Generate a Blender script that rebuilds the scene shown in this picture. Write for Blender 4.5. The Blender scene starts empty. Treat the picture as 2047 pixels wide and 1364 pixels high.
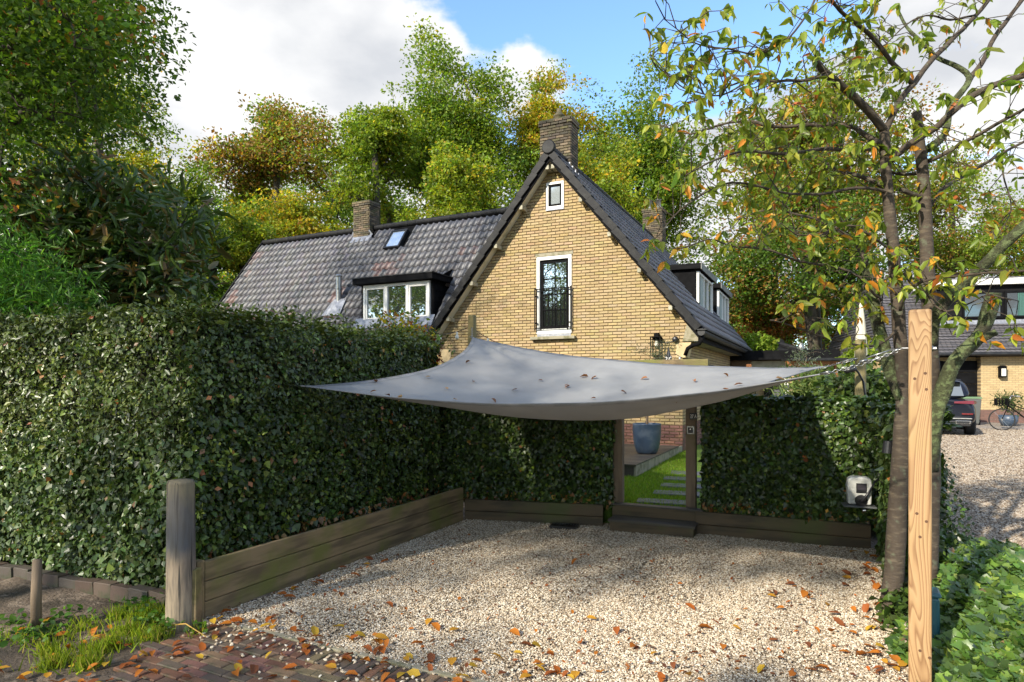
import bpy, math, random
import numpy as np
from mathutils import Vector, Matrix, noise

random.seed(7)
RNG = np.random.default_rng(7)
SC = bpy.context.scene
COL = SC.collection
R = math.radians

# ------------------------------------------------------------------ camera, sky, sun, exposure
F, CX, HY, H = 1270.0, 1023.5, 768.0, 1.8          # focal length in photo pixels, centre, horizon, eye height
cd = bpy.data.cameras.new('camera'); cam = bpy.data.objects.new('camera', cd); COL.objects.link(cam)
cam.location = (0, 0, H); cam.rotation_euler = (R(90), 0, 0)
cd.sensor_width = 36; cd.lens = 36 * F / 2047; cd.shift_y = (HY - 682) / 2047
cd.clip_start = .1; cd.clip_end = 1500
SC.camera = cam

SUN_DIR = Vector((-.60, -.60, .50)).normalized()     # towards the sun: behind the camera, to the left
sl = bpy.data.lights.new('sun', 'SUN'); sl.energy = 2.7; sl.angle = R(.9); sl.color = (1, .92, .78)
sun = bpy.data.objects.new('sun', sl); COL.objects.link(sun)
sun.rotation_euler = (-SUN_DIR).to_track_quat('-Z', 'Y').to_euler()

SC.view_settings.view_transform = 'Standard'; SC.view_settings.look = 'None'
SC.view_settings.exposure = 1.5; SC.view_settings.gamma = 1; SC.view_settings.use_curve_mapping = False

def N(nt, t, **kw):
    n = nt.nodes.new(t)
    for k, v in kw.items():
        if k.startswith('i_'):
            key = k[2:]
            n.inputs[int(key) if key.isdigit() else key.replace('_', ' ')].default_value = v
        else: setattr(n, k, v)
    return n

def ramp(nt, pts):
    n = nt.nodes.new('ShaderNodeValToRGB'); e = n.color_ramp.elements
    while len(e) < len(pts): e.new(.5)
    for i, (p, c) in enumerate(pts):
        e[i].position = p; e[i].color = (*c, 1) if len(c) == 3 else c
    return n

def make_world():
    w = bpy.data.worlds.new('World'); SC.world = w; w.use_nodes = True
    nt = w.node_tree; nt.nodes.clear(); L = nt.links.new
    out = N(nt, 'ShaderNodeOutputWorld'); bg = N(nt, 'ShaderNodeBackground'); bg.inputs[1].default_value = .13
    sky = N(nt, 'ShaderNodeTexSky', sky_type='NISHITA', sun_disc=False)
    sky.sun_elevation = math.asin(SUN_DIR.z); sky.sun_rotation = math.atan2(SUN_DIR.x, SUN_DIR.y)
    sky.air_density = 1.0; sky.dust_density = .6; sky.ozone_density = 2.2
    tc = N(nt, 'ShaderNodeTexCoord')
    sep = N(nt, 'ShaderNodeSeparateXYZ'); L(tc.outputs['Generated'], sep.inputs[0])
    zz = N(nt, 'ShaderNodeMath', operation='ADD'); zz.inputs[1].default_value = .22; L(sep.outputs[2], zz.inputs[0])
    zm = N(nt, 'ShaderNodeMath', operation='MAXIMUM'); zm.inputs[1].default_value = .05; L(zz.outputs[0], zm.inputs[0])
    dx = N(nt, 'ShaderNodeMath', operation='DIVIDE'); L(sep.outputs[0], dx.inputs[0]); L(zm.outputs[0], dx.inputs[1])
    dy = N(nt, 'ShaderNodeMath', operation='DIVIDE'); L(sep.outputs[1], dy.inputs[0]); L(zm.outputs[0], dy.inputs[1])
    cb = N(nt, 'ShaderNodeCombineXYZ'); L(dx.outputs[0], cb.inputs[0]); L(dy.outputs[0], cb.inputs[1])
    mp = N(nt, 'ShaderNodeMapping'); mp.inputs['Location'].default_value = (3.05, 1.6, 0); L(cb.outputs[0], mp.inputs[0])
    n1 = N(nt, 'ShaderNodeTexNoise'); n1.inputs['Scale'].default_value = 2.1; n1.inputs['Detail'].default_value = 10; n1.inputs['Roughness'].default_value = .58
    L(mp.outputs[0], n1.inputs['Vector'])
    # one real cloud bank lies in the north over the house; the blue gaps sit above and beside it
    def lobe(px, py, w, amt, prev):
        d = Vector(((px - CX) / F, 1, (HY - py) / F)).normalized()
        vd = N(nt, 'ShaderNodeVectorMath', operation='DISTANCE'); vd.inputs[1].default_value = d
        nrm = N(nt, 'ShaderNodeVectorMath', operation='NORMALIZE'); L(tc.outputs['Generated'], nrm.inputs[0]); L(nrm.outputs[0], vd.inputs[0])
        m = N(nt, 'ShaderNodeMapRange', interpolation_type='SMOOTHSTEP'); m.inputs['From Min'].default_value = w; m.inputs['From Max'].default_value = 0
        m.inputs['To Min'].default_value = 0; m.inputs['To Max'].default_value = amt
        L(vd.outputs['Value'], m.inputs['Value'])
        a = N(nt, 'ShaderNodeMath', operation='ADD'); L(prev, a.inputs[0]); L(m.outputs[0], a.inputs[1]); return a.outputs[0]
    v = n1.outputs['Fac']
    for l in [(640, 200, .42, .17), (120, 150, .4, .2), (400, 130, .2, .10), (430, 420, .3, .14), (850, 60, .2, .09), (1075, 110, .10, .24), (1225, 115, .10, .22), (1900, 150, .35, .2), (1450, 330, .25, .15),
              (1180, 10, .2, -.26), (1400, 50, .28, -.32), (1330, 170, .12, -.16), (430, 10, .12, -.30), (1640, 30, .2, -.14), (770, 0, .11, -.16), (960, 10, .13, -.18)]:
        v = lobe(*l, v)
    fac = N(nt, 'ShaderNodeMapRange', interpolation_type='SMOOTHSTEP'); fac.inputs['From Min'].default_value = .45; fac.inputs['From Max'].default_value = .55; L(v, fac.inputs['Value'])
    n2 = N(nt, 'ShaderNodeTexNoise'); n2.inputs['Scale'].default_value = 2.3; n2.inputs['Detail'].default_value = 6; L(mp.outputs[0], n2.inputs['Vector'])
    cc = ramp(nt, [(.38, (2.0, 2.07, 2.2)), (.58, (3.0, 3.0, 3.0))]); L(n2.outputs['Fac'], cc.inputs[0])
    skm = N(nt, 'ShaderNodeMix', data_type='RGBA', blend_type='MULTIPLY'); skm.inputs[0].default_value = 1; skm.inputs[7].default_value = (.88, 1.0, 1.1, 1); L(sky.outputs[0], skm.inputs[6])
    mix = N(nt, 'ShaderNodeMix', data_type='RGBA'); L(fac.outputs[0], mix.inputs[0]); L(skm.outputs[2], mix.inputs[6]); L(cc.outputs[0], mix.inputs[7])
    L(mix.outputs[2], bg.inputs[0]); L(bg.outputs[0], out.inputs[0])
make_world()

# ------------------------------------------------------------------ helpers
GA = math.atan(617 / 1270)                            # the plot and the house are turned by 26 degrees
G = Vector((math.cos(GA), -math.sin(GA), 0)); D = Vector((math.sin(GA), math.cos(GA), 0)); Z = Vector((0, 0, 1))

def at(px, py, Y):
    return Vector(((px - CX) / F * Y, Y, H + (HY - py) / F * Y))
def proj(p):
    return CX + F * p[0] / p[1], HY - F * (p[2] - H) / p[1]

def tag(o, label=None, cat=None, group=None, kind=None):
    if label: o['label'] = label
    if cat: o['category'] = cat
    if group: o['group'] = group
    if kind: o['kind'] = kind
    return o
def empty(name, loc, rz=0):
    o = bpy.data.objects.new(name, None); o.empty_display_size = .2; COL.objects.link(o); o.location = loc; o.rotation_euler = (0, 0, rz); return o
def link(name, me, parent=None, loc=None):
    o = bpy.data.objects.new(name, me); COL.objects.link(o)
    if parent: o.parent = parent
    if loc is not None: o.location = loc
    return o

def set_tint(me, cols):
    a = me.attributes.new('tint', 'FLOAT_COLOR', 'FACE')
    c = np.ones((len(me.polygons), 4), np.float32); c[:, :3] = cols; a.data.foreach_set('color', c.ravel())

class MB:
    def __init__(s): s.v = []; s.f = []; s.c = []
    def raw(s, V, Fc, col=(1, 1, 1)):
        b = len(s.v); s.v.extend([tuple(p) for p in V])
        for f in Fc: s.f.append([b + i for i in f]); s.c.append(col)
        return s
    def box(s, cx, cy, cz, sx, sy, sz, col=(1, 1, 1), M=None, taper=1):
        V = []
        for dz in (-1, 1):
            k = taper if dz > 0 else 1
            for dx, dy in ((-1, -1), (1, -1), (1, 1), (-1, 1)): V.append(Vector((cx + dx * sx / 2 * k, cy + dy * sy / 2 * k, cz + dz * sz / 2)))
        if M: V = [M @ p for p in V]
        return s.raw(V, [(3, 2, 1, 0), (4, 5, 6, 7), (0, 1, 5, 4), (1, 2, 6, 5), (2, 3, 7, 6), (3, 0, 4, 7)], col)
    def bx(s, x0, x1, y0, y1, z0, z1, col=(1, 1, 1), M=None):
        return s.box((x0 + x1) / 2, (y0 + y1) / 2, (z0 + z1) / 2, x1 - x0, y1 - y0, z1 - z0, col, M)
    def bar(s, a, b, w, h, col=(1, 1, 1), up=Z):
        a = Vector(a); b = Vector(b); d = b - a; L = d.length; d = d.normalized(); x = d.cross(up)
        if x.length < 1e-4: x = Vector((1, 0, 0))
        x.normalize(); y = x.cross(d)
        V = [p + x * sx * w / 2 + y * sy * h / 2 for p in (a, b) for sx, sy in ((-1, -1), (1, -1), (1, 1), (-1, 1))]
        return s.raw(V, [(0, 1, 2, 3), (7, 6, 5, 4), (0, 4, 5, 1), (1, 5, 6, 2), (2, 6, 7, 3), (3, 7, 4, 0)], col)
    def tube(s, pts, rad, n=8, col=(1, 1, 1), cap=True, wob=0):
        pts = [Vector(p) for p in pts]; m = len(pts)
        if not hasattr(rad, '__len__'): rad = [rad] * m
        V = []; ref = None
        for i, p in enumerate(pts):
            d = (pts[min(i + 1, m - 1)] - pts[max(i - 1, 0)])
            d = d.normalized() if d.length > 1e-9 else Vector((0, 0, 1))
            if ref is None: ref = d.orthogonal().normalized()
            x = (ref - d * ref.dot(d)); x = x.normalized() if x.length > 1e-6 else d.orthogonal().normalized(); ref = x; y = d.cross(x)
            for k in range(n):
                a = 2 * math.pi * k / n; r = rad[i]
                if wob: r *= 1 + wob * noise.noise(Vector((p.x * 9 + math.cos(a), p.y * 9 + math.sin(a), p.z * 5)))
                V.append(p + x * math.cos(a) * r + y * math.sin(a) * r)
        Fc = [(i * n + k, i * n + (k + 1) % n, (i + 1) * n + (k + 1) % n, (i + 1) * n + k) for i in range(m - 1) for k in range(n)]
        if cap: Fc += [tuple(range(n))[::-1], tuple((m - 1) * n + k for k in range(n))]
        return s.raw(V, Fc, col)
    def lathe(s, prof, n=24, c=(0, 0, 0), col=(1, 1, 1)):
        V = [(c[0] + r * math.cos(2 * math.pi * k / n), c[1] + r * math.sin(2 * math.pi * k / n), c[2] + z) for r, z in prof for k in range(n)]
        Fc = [(i * n + k, i * n + (k + 1) % n, (i + 1) * n + (k + 1) % n, (i + 1) * n + k) for i in range(len(prof) - 1) for k in range(n)]
        return s.raw(V, Fc, col)
    def prism(s, poly, y0, y1, col=(1, 1, 1), ax='y'):
        n = len(poly); P = (lambda a, b, y: (a, y, b)) if ax == 'y' else ((lambda a, b, y: (y, a, b)) if ax == 'x' else (lambda a, b, y: (a, b, y)))
        V = [P(a, b, y0) for a, b in poly] + [P(a, b, y1) for a, b in poly]
        return s.raw(V, [tuple(range(n)), tuple(range(2 * n - 1, n - 1, -1))] + [(i, i + n, (i + 1) % n + n, (i + 1) % n) for i in range(n)], col)
    def mesh(s, name, mat, smooth=False):
        me = bpy.data.meshes.new(name); me.from_pydata(s.v, [], s.f)
        me.materials.append(mat); set_tint(me, np.array(s.c, np.float32).reshape(-1, 3))
        if smooth: me.polygons.foreach_set('use_smooth', np.ones(len(me.polygons), bool))
        me.update(); return me
    def build(s, name, mat, parent=None, smooth=False, bevel=0, loc=None, seg=2):
        o = link(name, s.mesh(name, mat, smooth), parent, loc)
        if not smooth or True:
            import bmesh
            bm = bmesh.new(); bm.from_mesh(o.data); bmesh.ops.recalc_face_normals(bm, faces=bm.faces); bm.to_mesh(o.data); bm.free()
        if bevel:
            m = o.modifiers.new('bevel', 'BEVEL'); m.width = bevel; m.segments = seg; m.limit_method = 'ANGLE'
        return o

def np_mesh(name, V, tris, cols, mat, smooth=False):
    me = bpy.data.meshes.new(name); n = len(tris)
    me.vertices.add(len(V)); me.vertices.foreach_set('co', np.ascontiguousarray(V, np.float32).ravel())
    me.loops.add(n * 3); me.loops.foreach_set('vertex_index', np.ascontiguousarray(tris, np.int32).ravel())
    me.polygons.add(n); me.polygons.foreach_set('loop_start', np.arange(0, n * 3, 3, dtype=np.int32)); me.polygons.foreach_set('loop_total', np.full(n, 3, np.int32))
    if smooth: me.polygons.foreach_set('use_smooth', np.ones(n, bool))
    me.update(calc_edges=True); me.materials.append(mat); set_tint(me, cols); return me

# leaf outlines: x along the leaf, y across, z out of the blade
KITE = (np.array([(0, 0, 0), (.45, .5, .09), (1, 0, -.05), (.45, -.5, .09)], np.float32), np.array([(0, 3, 2), (0, 2, 1)]))
LEAF = (np.array([(0, 0, 0), (.5, 0, -.06), (1, 0, -.24), (.25, .42, .06), (.62, .42, .0), (.25, -.42, .06), (.62, -.42, .0)], np.float32),
        np.array([(0, 1, 3), (1, 4, 3), (1, 2, 4), (0, 5, 1), (1, 5, 6), (1, 6, 2)]))
IVY = (np.array([(-.05, 0, 0), (.10, .50, .06), (.52, .34, .01), (1, 0, -.1), (.52, -.34, .01), (.10, -.50, .06)], np.float32),
       np.array([(0, 2, 1), (0, 3, 2), (0, 4, 3), (0, 5, 4)]))
_o = [(-.12, .12), (-.04, .42), (.18, .38), (.42, .52), (.60, .24), (1, 0)]
_o = _o + [(x, -y) for x, y in _o[-2::-1]]
IVY5 = (np.array([(.18, 0, 0)] + [(x, y, .07 * abs(y) * 2 - .10 * max(0, x - .4)) for x, y in _o], np.float32), np.array([(0, i + 1, i) if False else (0, i + 1, i + 2) for i in range(len(_o) - 1)] + [(0, len(_o), 1)])[:, ::-1])
BLADE = (np.array([(0, .5, 0), (0, -.5, 0), (.55, .3, .08), (.55, -.3, .08), (1, 0, .28)], np.float32), np.array([(0, 1, 3), (0, 3, 2), (2, 3, 4)]))

def unit(a): return a / np.maximum(np.linalg.norm(a, axis=1, keepdims=True), 1e-9)
def leaves_arrays(P, nrm, fwd, size, width, tmpl, cols):
    """places one leaf outline per point; returns vertices, triangles and a colour per triangle"""
    T, Fc = tmpl; k = len(T)
    n = unit(nrm); f = unit(fwd - n * (fwd * n).sum(1, keepdims=True)); y = np.cross(n, f)
    s = size[:, None, None]
    V = P[:, None, :] + s * (T[None, :, 0, None] * f[:, None, :] + width * T[None, :, 1, None] * y[:, None, :] + T[None, :, 2, None] * n[:, None, :])
    tr = (Fc[None] + (np.arange(len(P)) * k)[:, None, None]).reshape(-1, 3)
    return V.reshape(-1, 3), tr, np.repeat(cols, len(Fc), axis=0)
def merge(parts):
    Vs, Ts, Cs, b = [], [], [], 0
    for V, T, C in parts: Vs.append(V); Ts.append(T + b); Cs.append(C); b += len(V)
    return np.concatenate(Vs), np.concatenate(Ts), np.concatenate(Cs)
def pick(pal, n, jit=.18, hue=.06):
    """n colours out of a weighted palette with a little variation leaf by leaf"""
    c = np.array([p[0] for p in pal], np.float32); w = np.array([p[1] for p in pal], float); w /= w.sum()
    out = c[RNG.choice(len(pal), n, p=w)]
    out = out * (1 + RNG.normal(0, jit, (n, 1))) * (1 + RNG.normal(0, hue, (n, 3)))
    return np.clip(out, .003, .9).astype(np.float32)

# ------------------------------------------------------------------ materials
def newmat(name):
    m = bpy.data.materials.new(name); m.use_nodes = True; nt = m.node_tree; nt.nodes.clear()
    out = N(nt, 'ShaderNodeOutputMaterial'); b = N(nt, 'ShaderNodeBsdfPrincipled'); nt.links.new(b.outputs[0], out.inputs[0]); return m, nt, b, out
def coords(nt, scale=(1, 1, 1), kind='Object'):
    tc = N(nt, 'ShaderNodeTexCoord'); mp = N(nt, 'ShaderNodeMapping'); mp.inputs['Scale'].default_value = scale; nt.links.new(tc.outputs[kind], mp.inputs[0]); return mp.outputs[0]
def noise_tex(nt, vec, scale, detail=5, rough=.55, dist=0):
    n = N(nt, 'ShaderNodeTexNoise'); n.inputs['Scale'].default_value = scale; n.inputs['Detail'].default_value = detail; n.inputs['Roughness'].default_value = rough; n.inputs['Distortion'].default_value = dist
    nt.links.new(vec, n.inputs['Vector']); return n.outputs['Fac']
def mixc(nt, fac, a, b, blend='MIX'):
    m = N(nt, 'ShaderNodeMix', data_type='RGBA', blend_type=blend)
    for i, x in ((0, fac), (6, a), (7, b)):
        if isinstance(x, (int, float)): m.inputs[i].default_value = x
        elif isinstance(x, tuple): m.inputs[i].default_value = (*x, 1)
        else: nt.links.new(x, m.inputs[i])
    return m.outputs[2]
def step(nt, src, lo, hi, a=0, b=1):
    m = N(nt, 'ShaderNodeMapRange', interpolation_type='SMOOTHSTEP'); nt.links.new(src, m.inputs['Value'])
    for k, v in (('From Min', lo), ('From Max', hi), ('To Min', a), ('To Max', b)): m.inputs[k].default_value = v
    return m.outputs[0]
def bump(nt, b, src, st=.3, dist=.01):
    n = N(nt, 'ShaderNodeBump'); n.inputs['Strength'].default_value = st; n.inputs['Distance'].default_value = dist; nt.links.new(src, n.inputs['Height']); nt.links.new(n.outputs[0], b.inputs['Normal'])
def MAT(name, base, rough=.6, c2=None, sc=3, lo=.4, hi=.65, bsc=40, bst=.3, bd=.004, tint=False, metal=0, spec=.5, stretch=(1, 1, 1), c3=None, sc3=1, lo3=.5, hi3=.7, coat=0):
    m, nt, b, out = newmat(name); v = coords(nt, stretch)
    if tint:
        a = N(nt, 'ShaderNodeAttribute', attribute_name='tint'); col = mixc(nt, 1.0, base, a.outputs['Color'], 'MULTIPLY')
    else:
        r = N(nt, 'ShaderNodeRGB'); r.outputs[0].default_value = (*base, 1); col = r.outputs[0]
    if c2: col = mixc(nt, step(nt, noise_tex(nt, v, sc), lo, hi), col, c2)
    if c3: col = mixc(nt, step(nt, noise_tex(nt, coords(nt), sc3), lo3, hi3), col, c3)
    nt.links.new(col, b.inputs['Base Color']); b.inputs['Roughness'].default_value = rough; b.inputs['Metallic'].default_value = metal; b.inputs['Specular IOR Level'].default_value = spec
    if coat: b.inputs['Coat Weight'].default_value = coat; b.inputs['Coat Roughness'].default_value = .05
    if bst: bump(nt, b, noise_tex(nt, v, bsc), bst, bd)
    return m
def LEAFMAT(name, rough=.45, tr=.35, spec=.5, trc=(1.5, 1.6, .7)):
    m, nt, b, out = newmat(name)
    a = N(nt, 'ShaderNodeAttribute', attribute_name='tint')
    nt.links.new(a.outputs['Color'], b.inputs['Base Color']); b.inputs['Roughness'].default_value = rough; b.inputs['Specular IOR Level'].default_value = spec
    t = N(nt, 'ShaderNodeBsdfTranslucent'); nt.links.new(mixc(nt, 1.0, a.outputs['Color'], trc, 'MULTIPLY'), t.inputs[0])
    mx = N(nt, 'ShaderNodeMixShader'); mx.inputs[0].default_value = tr; nt.links.new(b.outputs[0], mx.inputs[1]); nt.links.new(t.outputs[0], mx.inputs[2]); nt.links.new(mx.outputs[0], out.inputs[0])
    return m
def GLASS(name, tintc=(.012, .015, .014), refl=.42):
    m, nt, b, out = newmat(name); b.inputs['Base Color'].default_value = (*tintc, 1); b.inputs['Roughness'].default_value = .2
    g = N(nt, 'ShaderNodeBsdfGlossy'); g.inputs[0].default_value = (.9, .95, .95, 1); g.inputs['Roughness'].default_value = .015
    v = coords(nt); bp = N(nt, 'ShaderNodeBump'); bp.inputs['Strength'].default_value = .05; bp.inputs['Distance'].default_value = .02; nt.links.new(noise_tex(nt, v, 1.6, 1), bp.inputs['Height']); nt.links.new(bp.outputs[0], g.inputs['Normal'])
    mx = N(nt, 'ShaderNodeMixShader'); mx.inputs[0].default_value = refl; nt.links.new(b.outputs[0], mx.inputs[1]); nt.links.new(g.outputs[0], mx.inputs[2]); nt.links.new(mx.outputs[0], out.inputs[0]); return m

m_leaf = LEAFMAT('leaf_matt', .5, .45, .35); m_gloss = LEAFMAT('leaf_glossy', .33, .22, .5); m_ivy = LEAFMAT('leaf_ivy', .36, .18, .5); m_grass = LEAFMAT('grass_blade', .5, .4, .3)
m_dry = LEAFMAT('leaf_dry', .55, .25, .3, (1.2, .9, .5))
m_bark = MAT('bark', (.055, .043, .03), .9, (.10, .09, .06), 9, .45, .7, 30, .9, .02, stretch=(1, 1, .35), c3=(.06, .075, .025), sc3=2.2, lo3=.5, hi3=.7)
m_cherry = MAT('cherry_bark', (.055, .040, .027), .85, (.13, .10, .065), 16, .48, .78, 30, .8, .008, stretch=(.7, .7, 2.6), c3=(.10, .105, .065), sc3=16, lo3=.56, hi3=.7)
m_moss = MAT('mossy_bark', (.05, .055, .022), .95, (.12, .15, .06), 22, .45, .62, 60, 1, .02, c3=(.035, .03, .018), sc3=5, lo3=.52, hi3=.66)
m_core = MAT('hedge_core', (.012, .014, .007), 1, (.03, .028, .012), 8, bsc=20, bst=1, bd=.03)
m_brick = MAT('yellow_brick', (1, 1, 1), .85, (.33, .245, .125), 7, .58, .9, 55, .6, .006, tint=True)
m_mortar = MAT('mortar', (.13, .095, .052), .95, (.20, .15, .085), 12, bsc=80)
m_rbrick = MAT('paving_brick', (1, 1, 1), .68, (.045, .05, .022), 4, .5, .68, 60, .55, .006, tint=True)
m_tile = MAT('roof_tile_glaze', (1, 1, 1), .50, (.10, .10, .105), 6, .55, .8, 30, .2, .004, tint=True, spec=.6)
m_verge = MAT('dark_verge_tile', (.011, .011, .012), .55, (.024, .024, .022), 5, .45, .7, 30, .3, spec=.2)
m_white = MAT('white_paint', (.78, .77, .72), .4, (.62, .62, .55), 4, .55, .8, 30, .08)
m_soffit = MAT('soffit_paint', (.62, .58, .46), .6, (.40, .38, .26), 3, .5, .72, 40, .15)
m_purlin = MAT('darker_cream_paint', (.40, .37, .27), .7, (.27, .25, .17), 9, bsc=40, bst=.2)  # a darker cream than the soffit boards
m_black = MAT('black_paint', (.005, .005, .0055), .75, (.008, .008, .009), 5, bsc=30, bst=.15, spec=.08)
m_blackwood = MAT('black_timber', (.006, .006, .007), .8, (.012, .0115, .012), 8, spec=.1, bsc=25, bst=.4, stretch=(.15, 1, 1))
m_conc = MAT('weathered_concrete', (.30, .27, .19), .85, (.16, .15, .08), 6, .45, .65, 60, .35)
m_corbel = MAT('sand_plaster', (.56, .43, .24), .8, (.46, .35, .19), 5, bsc=60, bst=.15)
m_lead = MAT('lead_flashing', (.22, .23, .26), .45, (.34, .35, .38), 8, bsc=18, bst=.5, bd=.01, metal=.3)
m_steel = MAT('steel', (.38, .38, .37), .34, (.3, .3, .29), 10, bsc=40, bst=.1, metal=.9)
m_glass = GLASS('window_glass'); m_glass_dim = GLASS('dim_glass', (.012, .014, .014), .14); m_glass2 = GLASS('skylight_glass', (.5, .55, .6), .5)  # skylight pane has a pale base colour in place of reflected sky
m_zinc = MAT('dark_zinc', (.018, .0185, .02), .5, (.035, .035, .035), 5, bsc=20, bst=.15, metal=.4)
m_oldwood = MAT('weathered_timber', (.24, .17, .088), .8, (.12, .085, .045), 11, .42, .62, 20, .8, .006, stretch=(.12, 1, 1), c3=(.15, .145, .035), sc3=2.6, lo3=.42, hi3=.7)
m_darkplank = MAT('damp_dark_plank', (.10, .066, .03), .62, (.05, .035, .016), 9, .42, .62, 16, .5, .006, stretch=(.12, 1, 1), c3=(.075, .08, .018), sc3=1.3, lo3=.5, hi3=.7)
m_greypost = MAT('gate_post_wood', (.21, .15, .095), .8, (.12, .085, .055), 10, .4, .65, 20, .5, .005, stretch=(1, 1, .12), c3=(.14, .13, .05), sc3=2)
m_orange = MAT('orange_timber', (.38, .15, .05), .6, (.25, .095, .03), 9, bsc=20, bst=.3, stretch=(1, 1, .15))
m_pole = MAT('green_treated_pole', (.24, .19, .075), .75, (.14, .12, .05), 9, .4, .65, 24, .4, stretch=(1, 1, .12))
m_pot = MAT('blue_glaze', (.04, .065, .105), .38, (.075, .10, .135), 5, .45, .7, 90, .3, .003)
m_deck = MAT('deck_board', (.055, .045, .035), .55, (.09, .075, .05), 7, bsc=14, bst=.4, stretch=(.2, 1, 1))
m_slate = MAT('stepping_slate', (.085, .095, .11), .5, (.14, .15, .165), 5, bsc=40, bst=.3)
m_plastic = MAT('pale_plastic', (.62, .62, .58), .3, (.5, .5, .46), 5, bst=.03)
m_dark = MAT('black_plastic', (.015, .015, .017), .35, bst=.05)
m_curtain = MAT('pale_curtain', (.36, .42, .38), .9, (.22, .27, .24), 6, stretch=(8, 8, .3), bst=.2)
m_cloth_teal = MAT('teal_curtain', (.05, .13, .105), .8, (.025, .07, .06), 5, stretch=(9, 9, .2), bst=.2)
m_car = MAT('car_paint', (.006, .008, .016), .3, bst=0, spec=.25, coat=.25)
m_tyre = MAT('tyre_rubber', (.016, .016, .016), .8, bst=.2)
m_red = MAT('tail_lamp_red', (.14, .006, .008), .2, bst=0, coat=1)
m_chrome = MAT('chrome', (.7, .7, .7), .12, bst=0, metal=1)
m_letter = MAT('white_lettering', (.8, .8, .78), .5, bst=0)
m_binlid = MAT('green_lid', (.10, .17, .08), .5, bst=.05); m_bin = MAT('grey_bin', (.085, .09, .085), .5, bst=.05)
m_teal = MAT('teal_plastic', (.02, .085, .10), .4, (.03, .11, .12), 6, bst=.1)
m_bulb = MAT('bulb_glass', (.7, .68, .6), .1, bst=0, coat=1)
m_parasol = MAT('cream_canvas', (.62, .57, .44), .9, (.48, .44, .33), 4, stretch=(6, 6, .5), bst=.2)
m_rust = MAT('terracotta', (.14, .11, .06), .8, (.08, .08, .035), 6)

def pine_mat():
    m, nt, b, out = newmat('fresh_pine'); v = coords(nt, (2.2, 2.2, .42))
    n = noise_tex(nt, v, 1.7, 2, .45, .6)
    mu = N(nt, 'ShaderNodeMath', operation='MULTIPLY'); mu.inputs[1].default_value = 26; nt.links.new(n, mu.inputs[0])
    fr = N(nt, 'ShaderNodeMath', operation='FRACT'); nt.links.new(mu.outputs[0], fr.inputs[0])
    rp = ramp(nt, [(0, (.41, .26, .125)), (.55, (.36, .215, .098)), (.86, (.19, .09, .034)), (1, (.39, .245, .115))]); nt.links.new(fr.outputs[0], rp.inputs[0])
    fine = noise_tex(nt, coords(nt, (60, 60, 1.5)), 3, 3)
    col = mixc(nt, step(nt, fine, .3, .75, 0, .35), rp.outputs[0], (.42, .25, .11))
    col = mixc(nt, step(nt, noise_tex(nt, coords(nt), 2.4, 3), .52, .72, 0, .35), col, (.30, .24, .08))
    nt.links.new(col, b.inputs['Base Color']); b.inputs['Roughness'].default_value = .62; bump(nt, b, fr.outputs[0], .25, .002); return m
m_pine = pine_mat()
def bollard_mat():
    m, nt, b, out = newmat('grey_bollard_wood'); v = coords(nt, (1, 1, .15))
    sep = N(nt, 'ShaderNodeSeparateXYZ'); tc = N(nt, 'ShaderNodeTexCoord'); nt.links.new(tc.outputs['Object'], sep.inputs[0])
    nz = noise_tex(nt, coords(nt, (1, 1, .4)), 7, 5)
    ad = N(nt, 'ShaderNodeMath', operation='MULTIPLY_ADD'); ad.inputs[1].default_value = .5; nt.links.new(nz, ad.inputs[0]); nt.links.new(sep.outputs[2], ad.inputs[2])
    rp = ramp(nt, [(.30, (.36, .28, .19)), (.54, (.26, .20, .14)), (.66, (.10, .10, .105)), (.88, (.12, .108, .095)), (1.0, (.19, .155, .09))])
    md = N(nt, 'ShaderNodeMath', operation='MULTIPLY'); md.inputs[1].default_value = .78; nt.links.new(ad.outputs[0], md.inputs[0]); nt.links.new(md.outputs[0], rp.inputs[0])
    cr_ = step(nt, noise_tex(nt, coords(nt, (1, 1, .035)), 26, 3, .6), .60, .66); rp_c = mixc(nt, cr_, rp.outputs[0], (.03, .026, .022)); gr = noise_tex(nt, v, 40, 4); col = mixc(nt, step(nt, gr, .35, .7, 0, .6), rp_c, (.085, .075, .06))
    nt.links.new(col, b.inputs['Base Color']); b.inputs['Roughness'].default_value = .8; bump(nt, b, gr, .5, .006); return m
m_bollard = bollard_mat()
def sail_mat():
    m, nt, b, out = newmat('grey_shade_cloth'); v = coords(nt)
    col = mixc(nt, step(nt, noise_tex(nt, v, 1.6, 4), .4, .7), (.25, .252, .255), (.31, .31, .308))
    w = N(nt, 'ShaderNodeTexWave'); w.inputs['Scale'].default_value = 90; nt.links.new(coords(nt), w.inputs['Vector'])
    nt.links.new(col, b.inputs['Base Color']); b.inputs['Roughness'].default_value = .75; bump(nt, b, w.outputs['Fac'], .2, .001)
    t = N(nt, 'ShaderNodeBsdfTranslucent'); t.inputs[0].default_value = (.30, .25, .18, 1)
    mx = N(nt, 'ShaderNodeMixShader'); mx.inputs[0].default_value = .10; nt.links.new(b.outputs[0], mx.inputs[1]); nt.links.new(t.outputs[0], mx.inputs[2]); nt.links.new(mx.outputs[0], out.inputs[0]); return m
m_sail = sail_mat()
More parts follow.
